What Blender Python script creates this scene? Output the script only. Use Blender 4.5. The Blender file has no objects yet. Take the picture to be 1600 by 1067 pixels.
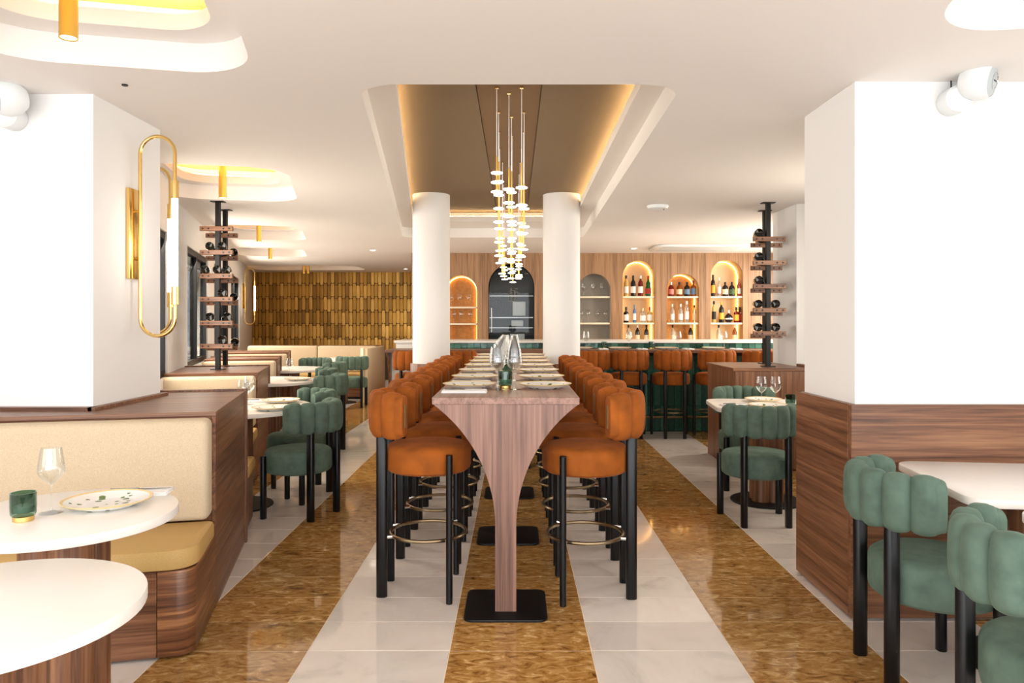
import bpy, bmesh, math, random
from mathutils import Vector, Matrix
PI = math.pi
random.seed(7)
SC = bpy.context.scene
COL = SC.collection
H = 1.40            # camera height
F = 1150.0          # focal length in pixels of the 1600 px frame

# ------------------------------------------------------------------ camera
cam_d = bpy.data.cameras.new('camera')
cam_d.sensor_width = 36.0
cam_d.lens = 36.0 * F / 1600.0
cam_d.shift_x = -4.0 / 1600.0
cam_d.shift_y = -33.5 / 1600.0
cam_d.clip_start = 0.05
cam_d.clip_end = 200
cam = bpy.data.objects.new('camera', cam_d)
cam.location = (0, 0, H)
cam.rotation_euler = (PI / 2, 0, 0)
COL.objects.link(cam)
SC.camera = cam

# ------------------------------------------------------------------ world, daylight, exposure
w = bpy.data.worlds.new('sky'); SC.world = w
w.use_nodes = True
bg = w.node_tree.nodes['Background']
bg.inputs['Color'].default_value = (0.80, 0.90, 1.0, 1)
bg.inputs['Strength'].default_value = 1.0
SC.view_settings.view_transform = 'Standard'
SC.view_settings.look = 'None'
SC.view_settings.gamma = 1.0
SC.view_settings.use_curve_mapping = False
SC.view_settings.exposure = 0.28


def area(name, loc, direction, sx, sy, power, color):
    d = bpy.data.lights.new(name, 'AREA')
    d.shape = 'RECTANGLE'; d.size = sx; d.size_y = sy
    d.energy = power; d.color = color
    o = bpy.data.objects.new(name, d)
    o.location = loc
    o.rotation_euler = Vector(direction).to_track_quat('-Z', 'Y').to_euler()
    COL.objects.link(o)
    return o


def spot(name, loc, power, color, angle=120):
    d = bpy.data.lights.new(name, 'SPOT')
    d.energy = power; d.color = color; d.spot_size = math.radians(angle); d.spot_blend = 0.8
    d.shadow_soft_size = 0.05
    o = bpy.data.objects.new(name, d); o.location = loc
    COL.objects.link(o)
    return o


# daylight through the glazed street front behind the camera and the left windows, plus added side fill
DAY = (0.94, 0.97, 1.0)
area('daylight_front', (0, -2.45, 1.35), (0, 1, -0.02), 6.6, 2.1, 200, DAY)
area('fill_left_front', (-3.5, 0.3, 1.5), (1, 0.1, -0.1), 4.0, 1.6, 45, DAY)  # added fill inside the room, the left front wall has no window
area('fill_right_front', (3.5, 0.3, 1.5), (-1, 0.1, -0.1), 4.0, 1.6, 45, DAY)  # added fill on the right, before a solid wall
FDIR = Vector((-0.276, 0.961, 0)).normalized()       # the left facade runs askew


def fac(y):           # x of the left facade at depth y
    return -3.134 - 0.287 * (y - 6.75)


def facr(y):
    return 3.25 + 0.287 * (y - 7.0)


for (y0, y1) in ((5.2, 6.5), (7.6, 9.24), (9.9, 11.5), (12.2, 13.8)):
    ym = (y0 + y1) / 2
    area('daylight_left_window', (fac(ym) - 0.22, ym, 1.6), (0.961, 0.276, -0.4), 1.2, 1.5, 62, (1.0, 0.87, 0.74))  # window light, its warm tint added to imitate the indoor glow
for (y0, y1) in ((4.5, 6.4), (8.0, 9.8), (10.2, 11.8)):
    ym = (y0 + y1) / 2
    area('fill_right_window', (facr(ym) + 0.22, ym, 1.6), (-0.961, 0.276, -0.4), 1.3, 1.5, 40 if y0 < 5 else 80, (1.0, 0.87, 0.74))  # warm fill lamps added behind the unseen right windows


# ------------------------------------------------------------------ materials
def L(c):
    c = c / 255.0
    return c / 12.92 if c <= 0.04045 else ((c + 0.055) / 1.055) ** 2.4


def rgb(r, g, b):
    return (L(r), L(g), L(b), 1.0)


MATS = {}


def newmat(name):
    m = bpy.data.materials.new(name); m.use_nodes = True
    nt = m.node_tree
    b = nt.nodes['Principled BSDF']
    MATS[name] = m
    return m, nt, b


def plain(name, col, rough=0.5, metal=0.0, spec=0.5, sheen=0.0, noise=0.0, nscale=30.0, bump=0.0, coat=0.0):
    m, nt, b = newmat(name)
    b.inputs['Base Color'].default_value = col
    b.inputs['Roughness'].default_value = rough
    b.inputs['Metallic'].default_value = metal
    b.inputs['Specular IOR Level'].default_value = spec
    b.inputs['Coat Weight'].default_value = coat
    if sheen:
        b.inputs['Sheen Weight'].default_value = sheen
        b.inputs['Sheen Roughness'].default_value = 0.4
        b.inputs['Sheen Tint'].default_value = tuple(min(1, c * 1.6 + 0.05) for c in col[:3]) + (1,)
    if noise or bump:
        tc = nt.nodes.new('ShaderNodeTexCoord')
        n = nt.nodes.new('ShaderNodeTexNoise'); n.inputs['Scale'].default_value = nscale
        n.inputs['Detail'].default_value = 4
        nt.links.new(tc.outputs['Object'], n.inputs['Vector'])
        if noise:
            r = nt.nodes.new('ShaderNodeValToRGB')
            r.color_ramp.elements[0].position = 0.3; r.color_ramp.elements[1].position = 0.7
            r.color_ramp.elements[0].color = tuple(c * (1 - noise) for c in col[:3]) + (1,)
            r.color_ramp.elements[1].color = tuple(min(1, c * (1 + noise)) for c in col[:3]) + (1,)
            nt.links.new(n.outputs['Fac'], r.inputs['Fac'])
            nt.links.new(r.outputs['Color'], b.inputs['Base Color'])
        if bump:
            bp = nt.nodes.new('ShaderNodeBump'); bp.inputs['Strength'].default_value = bump
            bp.inputs['Distance'].default_value = 0.004
            nt.links.new(n.outputs['Fac'], bp.inputs['Height'])
            nt.links.new(bp.outputs['Normal'], b.inputs['Normal'])
    return m


def wood(name, dark, mid, light, axis=2, rough=0.38, scale=1.0):
    m, nt, b = newmat(name)
    tc = nt.nodes.new('ShaderNodeTexCoord')
    oi = nt.nodes.new('ShaderNodeObjectInfo')
    add = nt.nodes.new('ShaderNodeVectorMath'); add.operation = 'ADD'
    mul = nt.nodes.new('ShaderNodeVectorMath'); mul.operation = 'SCALE'; mul.inputs['Scale'].default_value = 7.0
    comb = nt.nodes.new('ShaderNodeCombineXYZ')
    for i in range(3):
        nt.links.new(oi.outputs['Random'], comb.inputs[i])
    nt.links.new(comb.outputs[0], mul.inputs[0])
    nt.links.new(tc.outputs['Object'], add.inputs[0]); nt.links.new(mul.outputs[0], add.inputs[1])
    mp = nt.nodes.new('ShaderNodeMapping')
    s = [24 * scale] * 3; s[axis] = 0.55 * scale
    mp.inputs['Scale'].default_value = s
    nt.links.new(add.outputs[0], mp.inputs['Vector'])
    n = nt.nodes.new('ShaderNodeTexNoise'); n.inputs['Scale'].default_value = 1.0
    n.inputs['Detail'].default_value = 6; n.inputs['Distortion'].default_value = 1.4
    nt.links.new(mp.outputs[0], n.inputs['Vector'])
    mp2 = nt.nodes.new('ShaderNodeMapping')
    s2 = [150 * scale] * 3; s2[axis] = 5 * scale
    mp2.inputs['Scale'].default_value = s2
    nt.links.new(add.outputs[0], mp2.inputs['Vector'])
    n2 = nt.nodes.new('ShaderNodeTexNoise'); n2.inputs['Scale'].default_value = 1.0; n2.inputs['Detail'].default_value = 3
    nt.links.new(mp2.outputs[0], n2.inputs['Vector'])
    mix = nt.nodes.new('ShaderNodeMath'); mix.operation = 'MULTIPLY_ADD'
    mix.inputs[1].default_value = 0.45
    nt.links.new(n2.outputs['Fac'], mix.inputs[0])
    sub = nt.nodes.new('ShaderNodeMath'); sub.operation = 'MULTIPLY_ADD'
    sub.inputs[1].default_value = 0.9; sub.inputs[2].default_value = -0.17
    nt.links.new(n.outputs['Fac'], sub.inputs[0])
    nt.links.new(sub.outputs[0], mix.inputs[2])
    r = nt.nodes.new('ShaderNodeValToRGB')
    e = r.color_ramp.elements
    e[0].position = 0.28; e[0].color = dark
    e[1].position = 0.78; e[1].color = light
    k = e.new(0.5); k.color = mid
    nt.links.new(mix.outputs[0], r.inputs['Fac'])
    nt.links.new(r.outputs['Color'], b.inputs['Base Color'])
    b.inputs['Roughness'].default_value = rough
    return m


def emit(name, col, strength):
    m, nt, b = newmat(name)
    b.inputs['Base Color'].default_value = (0.8, 0.8, 0.8, 1)
    b.inputs['Emission Color'].default_value = col
    b.inputs['Emission Strength'].default_value = strength
    return m


def thin_glass(name, tint=(1, 1, 1, 1), refl=1.0, rough=0.0):
    m = bpy.data.materials.new(name); m.use_nodes = True
    nt = m.node_tree; nt.nodes.clear()
    out = nt.nodes.new('ShaderNodeOutputMaterial')
    mix = nt.nodes.new('ShaderNodeMixShader')
    tr = nt.nodes.new('ShaderNodeBsdfTransparent'); tr.inputs['Color'].default_value = tint
    gl = nt.nodes.new('ShaderNodeBsdfGlossy'); gl.inputs['Roughness'].default_value = rough
    gl.inputs['Color'].default_value = (refl, refl, refl, 1)
    lw = nt.nodes.new('ShaderNodeLayerWeight'); lw.inputs['Blend'].default_value = 0.5
    pw = nt.nodes.new('ShaderNodeMath'); pw.operation = 'POWER'; pw.inputs[1].default_value = 3.5
    nt.links.new(lw.outputs['Facing'], pw.inputs[0])
    ma = nt.nodes.new('ShaderNodeMath'); ma.operation = 'MULTIPLY_ADD'; ma.inputs[1].default_value = 0.75; ma.inputs[2].default_value = 0.05
    nt.links.new(pw.outputs[0], ma.inputs[0])
    nt.links.new(ma.outputs[0], mix.inputs['Fac'])
    nt.links.new(tr.outputs[0], mix.inputs[1]); nt.links.new(gl.outputs[0], mix.inputs[2])
    nt.links.new(mix.outputs[0], out.inputs['Surface'])
    MATS[name] = m
    return m


def marble(name, cols, scale, stretch, rough=0.07):
    """cols: list of (position, colour); world-position pattern, shifted per tile"""
    m, nt, b = newmat(name)
    g = nt.nodes.new('ShaderNodeNewGeometry')
    oi = nt.nodes.new('ShaderNodeObjectInfo')
    comb = nt.nodes.new('ShaderNodeCombineXYZ')
    for i in range(3):
        nt.links.new(oi.outputs['Random'], comb.inputs[i])
    mul = nt.nodes.new('ShaderNodeVectorMath'); mul.operation = 'SCALE'; mul.inputs['Scale'].default_value = 20.0
    nt.links.new(comb.outputs[0], mul.inputs[0])
    add = nt.nodes.new('ShaderNodeVectorMath'); add.operation = 'ADD'
    nt.links.new(g.outputs['Position'], add.inputs[0]); nt.links.new(mul.outputs[0], add.inputs[1])
    mp = nt.nodes.new('ShaderNodeMapping'); mp.inputs['Scale'].default_value = stretch
    nt.links.new(add.outputs[0], mp.inputs['Vector'])
    n = nt.nodes.new('ShaderNodeTexNoise'); n.inputs['Scale'].default_value = scale
    n.inputs['Detail'].default_value = 8; n.inputs['Roughness'].default_value = 0.65; n.inputs['Distortion'].default_value = 1.2
    nt.links.new(mp.outputs[0], n.inputs['Vector'])
    r = nt.nodes.new('ShaderNodeValToRGB')
    e = r.color_ramp.elements
    e[0].position = cols[0][0]; e[0].color = cols[0][1]
    e[1].position = cols[-1][0]; e[1].color = cols[-1][1]
    for p, c in cols[1:-1]:
        k = e.new(p); k.color = c
    nt.links.new(n.outputs['Fac'], r.inputs['Fac'])
    hs = nt.nodes.new('ShaderNodeHueSaturation')
    mr = nt.nodes.new('ShaderNodeMapRange'); mr.inputs['To Min'].default_value = 0.88; mr.inputs['To Max'].default_value = 1.1
    nt.links.new(oi.outputs['Random'], mr.inputs['Value']); nt.links.new(mr.outputs[0], hs.inputs['Value'])
    nt.links.new(r.outputs['Color'], hs.inputs['Color'])
    nt.links.new(hs.outputs['Color'], b.inputs['Base Color'])
    b.inputs['Roughness'].default_value = rough
    return m


def random_tint(name, cols, rough, metal, bump=0.3, nscale=40.0):
    """per-piece colour from the object's own random number, with fine relief"""
    m, nt, b = newmat(name)
    oi = nt.nodes.new('ShaderNodeObjectInfo')
    g = nt.nodes.new('ShaderNodeNewGeometry')
    n = nt.nodes.new('ShaderNodeTexNoise'); n.inputs['Scale'].default_value = nscale; n.inputs['Detail'].default_value = 5
    nt.links.new(g.outputs['Position'], n.inputs['Vector'])
    ad = nt.nodes.new('ShaderNodeMath'); ad.operation = 'MULTIPLY_ADD'; ad.inputs[1].default_value = 0.5; ad.inputs[2].default_value = -0.25
    nt.links.new(n.outputs['Fac'], ad.inputs[0])
    ad2 = nt.nodes.new('ShaderNodeMath'); ad2.operation = 'ADD'; ad2.use_clamp = True
    nt.links.new(ad.outputs[0], ad2.inputs[0]); nt.links.new(oi.outputs['Random'], ad2.inputs[1])
    r = nt.nodes.new('ShaderNodeValToRGB'); e = r.color_ramp.elements
    e[0].position = 0; e[0].color = cols[0]; e[1].position = 1; e[1].color = cols[-1]
    for i, c in enumerate(cols[1:-1]):
        k = e.new((i + 1) / (len(cols) - 1)); k.color = c
    nt.links.new(ad2.outputs[0], r.inputs['Fac'])
    nt.links.new(r.outputs['Color'], b.inputs['Base Color'])
    b.inputs['Roughness'].default_value = rough; b.inputs['Metallic'].default_value = metal
    bp = nt.nodes.new('ShaderNodeBump'); bp.inputs['Strength'].default_value = bump; bp.inputs['Distance'].default_value = 0.01
    nt.links.new(n.outputs['Fac'], bp.inputs['Height']); nt.links.new(bp.outputs['Normal'], b.inputs['Normal'])
    return m


plain('paint', rgb(238, 237, 235), 0.65, bump=0.02, nscale=300)
plain('ceiling_paint', rgb(238, 233, 228), 0.75, bump=0.02, nscale=300)
plain('white_gloss', rgb(238, 235, 228), 0.25)
plain('plastic_white', rgb(232, 235, 235), 0.35)
plain('plastic_grey', rgb(190, 197, 198), 0.45)
plain('black_metal', rgb(13, 12, 13), 0.45, spec=0.3)
plain('black_lacquer', rgb(11, 10, 11), 0.35, spec=0.35)
plain('black_gloss', rgb(8, 8, 9), 0.12)
plain('cabinet_black', rgb(10, 10, 10), 0.4)
plain('dark', rgb(22, 20, 19), 0.5)
plain('brass', rgb(234, 200, 128), 0.18, metal=1.0)
plain('brass_satin', rgb(236, 194, 96), 0.3, metal=1.0)
plain('bronze', rgb(150, 132, 104), 0.3, metal=1.0)
plain('chrome', rgb(215, 215, 215), 0.12, metal=1.0)
plain('stainless', rgb(150, 148, 145), 0.25, metal=1.0)
plain('table_white', rgb(240, 235, 228), 0.35)
plain('porcelain', rgb(243, 240, 234), 0.15, coat=0.3)
plain('linen', rgb(246, 245, 243), 0.85, bump=0.2, nscale=400)
plain('boucle', rgb(212, 192, 162), 0.95, noise=0.16, nscale=420, bump=0.6, sheen=0.3)
plain('leather_tan', rgb(200, 163, 100), 0.55, noise=0.08, nscale=200, bump=0.15)
plain('velvet_orange', rgb(148, 79, 24), 0.8, noise=0.3, nscale=9, sheen=0.35, spec=0.2)
plain('velvet_green', rgb(92, 112, 99), 0.8, noise=0.2, nscale=16, sheen=0.35, spec=0.2)
plain('inlay', rgb(128, 112, 72), 0.5)
plain('grout', rgb(232, 216, 190), 0.6)
plain('grout_dark', rgb(60, 46, 24), 0.8)
plain('grout_green', rgb(38, 62, 55), 0.8)
plain('ceiling_fabric', rgb(112, 92, 66), 0.85, noise=0.12, nscale=260, bump=0.3, sheen=0.25)
plain('ceiling_fabric_centre', rgb(112, 84, 54), 0.85, noise=0.12, nscale=260, bump=0.3, sheen=0.25)  # browner tint puts the sheen difference of the fabric into the colour
plain('gold_leaf', rgb(186, 152, 98), 0.5, metal=0.15, noise=0.12, nscale=8)
plain('niche_cream', rgb(228, 200, 160), 0.6)
plain('niche_amber', rgb(196, 140, 66), 0.45, noise=0.15, nscale=30)
plain('niche_grey', rgb(168, 160, 150), 0.6)
plain('shelf_cream', rgb(240, 226, 200), 0.5)
plain('concrete', rgb(150, 150, 148), 0.8, noise=0.1, nscale=3)
WD, WM, WL = rgb(74, 44, 28), rgb(122, 80, 54), rgb(162, 116, 82)
wood('walnut_v', WD, WM, WL, 2)
wood('walnut_h', WD, WM, WL, 0)
wood('walnut_d', WD, WM, WL, 1)
wood('table_wood_v', rgb(92, 62, 50), rgb(138, 100, 84), rgb(168, 128, 110), 2, scale=.7)
wood('table_wood_d', rgb(100, 70, 56), rgb(146, 108, 92), rgb(172, 132, 114), 1)
wood('oak_v', rgb(110, 78, 50), rgb(158, 118, 82), rgb(182, 142, 104), 2, scale=0.7)
m, nt, b = newmat('walnut_lam')
tc = nt.nodes.new('ShaderNodeTexCoord'); mp = nt.nodes.new('ShaderNodeMapping'); mp.inputs['Scale'].default_value = (1.2, 1.2, 34)
n = nt.nodes.new('ShaderNodeTexNoise'); n.inputs['Scale'].default_value = 1.0; n.inputs['Detail'].default_value = 4; n.inputs['Roughness'].default_value = .7
r = nt.nodes.new('ShaderNodeValToRGB'); e = r.color_ramp.elements
e[0].position = .34; e[0].color = rgb(76, 44, 28); e[1].position = .66; e[1].color = rgb(178, 124, 80); k = e.new(.52); k.color = rgb(120, 76, 48)
nt.links.new(tc.outputs['Object'], mp.inputs['Vector']); nt.links.new(mp.outputs[0], n.inputs['Vector'])
nt.links.new(n.outputs['Fac'], r.inputs['Fac']); nt.links.new(r.outputs['Color'], b.inputs['Base Color'])
b.inputs['Roughness'].default_value = .35
marble('marble_brown', [(0.30, rgb(96, 60, 24)), (0.43, rgb(158, 112, 56)), (0.57, rgb(188, 144, 84)), (0.70, rgb(228, 198, 146))], 13, (1.0, 2.0, 1))
marble('marble_white', [(0.25, rgb(196, 186, 176)), (0.45, rgb(226, 216, 206)), (0.7, rgb(234, 225, 216))], 2.5, (1, 1, 1))
random_tint('gold_tile', [rgb(150, 112, 48), rgb(182, 138, 58), rgb(206, 160, 70), rgb(236, 194, 108)], 0.3, 0.35, 0.9, 70)
random_tint('green_tile', [rgb(28, 68, 58), rgb(48, 98, 84), rgb(92, 146, 130)], 0.1, 0.0, 0.35, 25)
thin_glass('clear_glass', (0.97, 0.98, 0.98, 1))
thin_glass('window_glass', (0.93, 0.96, 0.97, 1), 0.35)
thin_glass('green_glass', (0.36, 0.53, 0.45, 1))
emit('led', (1.0, 0.74, 0.40, 1), 30)
emit('led_amber', (1.0, 0.56, 0.16, 1), 11)
emit('lamp_tube', (1.0, 0.93, 0.82, 1), 9)
emit('disc_glow', (1.0, 0.88, 0.68, 1), 8)
emit('downlight', (1.0, 0.93, 0.82, 1), 12)


def plate_material():
    m, nt, b = newmat('plate_print')
    tc = nt.nodes.new('ShaderNodeTexCoord')
    sep = nt.nodes.new('ShaderNodeSeparateXYZ'); nt.links.new(tc.outputs['Object'], sep.inputs[0])
    flat = nt.nodes.new('ShaderNodeCombineXYZ')
    nt.links.new(sep.outputs[0], flat.inputs[0]); nt.links.new(sep.outputs[1], flat.inputs[1])
    ln = nt.nodes.new('ShaderNodeVectorMath'); ln.operation = 'LENGTH'; nt.links.new(flat.outputs[0], ln.inputs[0])
    v = nt.nodes.new('ShaderNodeTexVoronoi'); v.inputs['Scale'].default_value = 36
    nt.links.new(flat.outputs[0], v.inputs['Vector'])
    lt = nt.nodes.new('ShaderNodeMath'); lt.operation = 'LESS_THAN'; lt.inputs[1].default_value = 0.40
    nt.links.new(v.outputs['Distance'], lt.inputs[0])
    sc = nt.nodes.new('ShaderNodeSeparateColor'); nt.links.new(v.outputs['Color'], sc.inputs[0])
    pick = nt.nodes.new('ShaderNodeMath'); pick.operation = 'GREATER_THAN'; pick.inputs[1].default_value = 0.4
    nt.links.new(sc.outputs[0], pick.inputs[0])
    ring = nt.nodes.new('ShaderNodeMath'); ring.operation = 'LESS_THAN'; ring.inputs[1].default_value = 0.118
    nt.links.new(ln.outputs['Value'], ring.inputs[0])
    a = nt.nodes.new('ShaderNodeMath'); a.operation = 'MULTIPLY'; nt.links.new(lt.outputs[0], a.inputs[0]); nt.links.new(pick.outputs[0], a.inputs[1])
    a2 = nt.nodes.new('ShaderNodeMath'); a2.operation = 'MULTIPLY'; nt.links.new(a.outputs[0], a2.inputs[0]); nt.links.new(ring.outputs[0], a2.inputs[1])
    mx = nt.nodes.new('ShaderNodeMix'); mx.data_type = 'RGBA'
    mx.inputs['A'].default_value = rgb(243, 240, 234); mx.inputs['B'].default_value = rgb(92, 118, 52)
    nt.links.new(a2.outputs[0], mx.inputs['Factor'])
    rim = nt.nodes.new('ShaderNodeMath'); rim.operation = 'GREATER_THAN'; rim.inputs[1].default_value = 0.134
    nt.links.new(ln.outputs['Value'], rim.inputs[0])
    mx2 = nt.nodes.new('ShaderNodeMix'); mx2.data_type = 'RGBA'; mx2.inputs['B'].default_value = rgb(235, 205, 140)
    nt.links.new(rim.outputs[0], mx2.inputs['Factor']); nt.links.new(mx.outputs['Result'], mx2.inputs['A'])
    nt.links.new(mx2.outputs['Result'], b.inputs['Base Color'])
    b.inputs['Roughness'].default_value = 0.18


plate_material()


# ------------------------------------------------------------------ mesh helpers
class MB:
    def __init__(s):
        s.v = []; s.f = []

    def add(s, vs, fs):
        o = len(s.v)
        s.v += [tuple(p) for p in vs]
        s.f += [tuple(i + o for i in f) for f in fs]
        return s

    def box(s, x0, x1, y0, y1, z0, z1):
        return s.add([(x0, y0, z0), (x1, y0, z0), (x1, y1, z0), (x0, y1, z0), (x0, y0, z1), (x1, y0, z1), (x1, y1, z1), (x0, y1, z1)],
                     [(0, 3, 2, 1), (4, 5, 6, 7), (0, 1, 5, 4), (1, 2, 6, 5), (2, 3, 7, 6), (3, 0, 4, 7)])

    def rbox(s, x0, x1, y0, y1, z0, z1, r, seg=2):
        bm = bmesh.new()
        bmesh.ops.create_cube(bm, size=1)
        for v in bm.verts:
            v.co = Vector(((x0 + x1) / 2 + v.co.x * (x1 - x0), (y0 + y1) / 2 + v.co.y * (y1 - y0), (z0 + z1) / 2 + v.co.z * (z1 - z0)))
        bmesh.ops.bevel(bm, geom=bm.edges[:], offset=r, segments=seg, affect='EDGES', profile=0.5)
        bm.verts.index_update()
        s.add([v.co[:] for v in bm.verts], [[v.index for v in f.verts] for f in bm.faces])
        bm.free()
        return s

    def prism(s, pts, z0, z1, soft=0.0):
        """2-D outline (counter-clockwise) extruded along z, with a small rounded edge"""
        n = len(pts)
        if soft:
            cx = sum(p[0] for p in pts) / n; cy = sum(p[1] for p in pts) / n
            def ins(d):
                out = []
                for i in range(n):
                    a = Vector(pts[i - 1]); b = Vector(pts[i]); c = Vector(pts[(i + 1) % n])
                    t = (c - a).normalized(); nn = Vector((-t.y, t.x))
                    out.append(tuple(b + nn * d))
                return out
            rings = []
            for (d, z) in ((soft, z0), (soft * .3, z0 + soft * .3), (0, z0 + soft), (0, z1 - soft), (soft * .3, z1 - soft * .3), (soft, z1)):
                rings.append([(p[0], p[1], z) for p in ins(d)])
        else:
            rings = [[(p[0], p[1], z) for p in pts] for z in (z0, z1)]
        vs = [p for r in rings for p in r]
        fs = []
        for k in range(len(rings) - 1):
            for i in range(n):
                j = (i + 1) % n
                fs.append((k * n + i, k * n + j, (k + 1) * n + j, (k + 1) * n + i))
        fs.append(tuple(range(n - 1, -1, -1)))
        fs.append(tuple((len(rings) - 1) * n + i for i in range(n)))
        return s.add(vs, fs)

    def lathe(s, prof, seg=24, c=(0, 0, 0)):
        n = len(prof)
        vs = []; fs = []
        for i in range(seg):
            a = 2 * PI * i / seg
            for (r, z) in prof:
                vs.append((c[0] + r * math.cos(a), c[1] + r * math.sin(a), c[2] + z))
        for i in range(seg):
            j = (i + 1) % seg
            for k in range(n - 1):
                if prof[k][0] < 1e-6 and prof[k + 1][0] < 1e-6:
                    continue
                if prof[k][0] < 1e-6:
                    fs.append((i * n + k, j * n + k + 1, i * n + k + 1))
                elif prof[k + 1][0] < 1e-6:
                    fs.append((i * n + k, j * n + k, i * n + k + 1))
                else:
                    fs.append((i * n + k, j * n + k, j * n + k + 1, i * n + k + 1))
        return s.add(vs, fs)

    def cyl(s, x, y, z0, z1, r, seg=20, soft=0.0):
        if soft:
            return s.lathe([(0, z0), (r - soft, z0), (r, z0 + soft), (r, z1 - soft), (r - soft, z1), (0, z1)], seg, (x, y, 0))
        return s.lathe([(0, z0), (r, z0), (r, z1), (0, z1)], seg, (x, y, 0))

    def tube(s, path, r, seg=8, closed=False):
        path = [Vector(p) for p in path]
        n = len(path); vs = []; fs = []
        up = None
        for i, p in enumerate(path):
            a = path[i - 1] if (i > 0 or closed) else p
            b = path[(i + 1) % n] if (i < n - 1 or closed) else p
            t = (b - a).normalized()
            if up is None:
                up = Vector((0, 0, 1)) if abs(t.z) < 0.9 else Vector((1, 0, 0))
            x = t.cross(up).normalized(); up = x.cross(t).normalized()
            rr = r[i] if isinstance(r, (list, tuple)) else r
            for k in range(seg):
                an = 2 * PI * k / seg
                vs.append(p + x * (rr * math.cos(an)) + up * (rr * math.sin(an)))
        m = n if closed else n - 1
        for i in range(m):
            j = (i + 1) % n
            for k in range(seg):
                l = (k + 1) % seg
                fs.append((i * seg + k, i * seg + l, j * seg + l, j * seg + k))
        if not closed:
            fs.append(tuple(range(seg - 1, -1, -1)))
            fs.append(tuple((n - 1) * seg + k for k in range(seg)))
        return s.add(vs, fs)

    def xf(s, mat):
        s.v = [tuple(mat @ Vector(p)) for p in s.v]
        return s

    def mesh(s, name, mat, sharp=38):
        me = bpy.data.meshes.new(name)
        me.from_pydata(s.v, [], s.f)
        bm = bmesh.new(); bm.from_mesh(me)
        bmesh.ops.recalc_face_normals(bm, faces=bm.faces)
        bm.to_mesh(me); bm.free()
        for p in me.polygons:
            p.use_smooth = True
        me.set_sharp_from_angle(angle=math.radians(sharp))
        me.materials.append(MATS[mat])
        return me


def link(name, me, parent=None, loc=(0, 0, 0), rotz=0.0):
    o = bpy.data.objects.new(name, me)
    COL.objects.link(o)
    o.location = loc; o.rotation_euler = (0, 0, rotz)
    if parent is not None:
        o.parent = parent
    return o


def part(name, mb, mat, parent, loc=(0, 0, 0), rotz=0.0, sharp=38):
    return link(name, mb.mesh(name, mat, sharp), parent, loc, rotz)


def tag(o, label, cat, group=None):
    o['label'] = label; o['category'] = cat
    if group:
        o['group'] = group
    return o


def thing(name, label, cat, loc=(0, 0, 0), rotz=0.0, group=None):
    o = bpy.data.objects.new(name, None); COL.objects.link(o)
    o.empty_display_size = 0.1
    o.location = loc; o.rotation_euler = (0, 0, rotz)
    return tag(o, label, cat, group)


def struct(name, mb, mat, parent=None, sharp=38):
    o = part(name, mb, mat, parent, sharp=sharp)
    o['kind'] = 'structure'
    return o


def sempty(name, loc=(0, 0, 0), rotz=0):
    o = bpy.data.objects.new(name, None); COL.objects.link(o)
    o.location = loc; o.rotation_euler = (0, 0, rotz); o['kind'] = 'structure'
    return o


def copy_tree(src, parent=None):
    c = src.copy(); COL.objects.link(c); c.parent = parent
    for ch in list(src.children):
        copy_tree(ch, c)
    return c


def dup(src, loc, rotz, label, group=None):
    kids = list(src.children)
    c = src.copy(); COL.objects.link(c)
    c.location = loc; c.rotation_euler = (0, 0, rotz)
    c['label'] = label
    if group:
        c['group'] = group
    for ch in kids:
        copy_tree(ch, c)
    return c


class Maker:
    """first use hands out the prototype itself, later uses hand out copies of it"""
    def __init__(s, build):
        s.build = build; s.proto = None

    def __call__(s, loc, rotz, label, group=None):
        if s.proto is None:
            s.proto = s.build()
            s.proto.location = loc; s.proto.rotation_euler = (0, 0, rotz)
            s.proto['label'] = label
            if group:
                s.proto['group'] = group
            return s.proto
        return dup(s.proto, loc, rotz, label, group)


def rounded(corners, r, seg=8):
    """round the corners of a counter-clockwise polygon"""
    out = []
    n = len(corners)
    rs = r if isinstance(r, (list, tuple)) else [r] * n
    for i in range(n):
        a = Vector(corners[i - 1]); b = Vector(corners[i]); c = Vector(corners[(i + 1) % n])
        if rs[i] <= 0:
            out.append(tuple(b)); continue
        d1 = (a - b).normalized(); d2 = (c - b).normalized()
        ang = d1.angle(d2)
        t = rs[i] / math.tan(ang / 2)
        t = min(t, (a - b).length * .499, (c - b).length * .499)
        rr = t * math.tan(ang / 2)
        cen = b + (d1 + d2).normalized() * (rr / math.sin(ang / 2))
        p1 = b + d1 * t; p2 = b + d2 * t
        a1 = math.atan2(p1.y - cen.y, p1.x - cen.x); a2 = math.atan2(p2.y - cen.y, p2.x - cen.x)
        da = (a2 - a1 + PI) % (2 * PI) - PI
        for k in range(seg + 1):
            an = a1 + da * k / seg
            out.append((cen.x + rr * math.cos(an), cen.y + rr * math.sin(an)))
    return out


def rect(cx, cy, hx, hy, rot=0.0):
    c, s = math.cos(rot), math.sin(rot)
    return [(cx + x * c - y * s, cy + x * s + y * c) for (x, y) in ((-hx, -hy), (hx, -hy), (hx, hy), (-hx, hy))]


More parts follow.
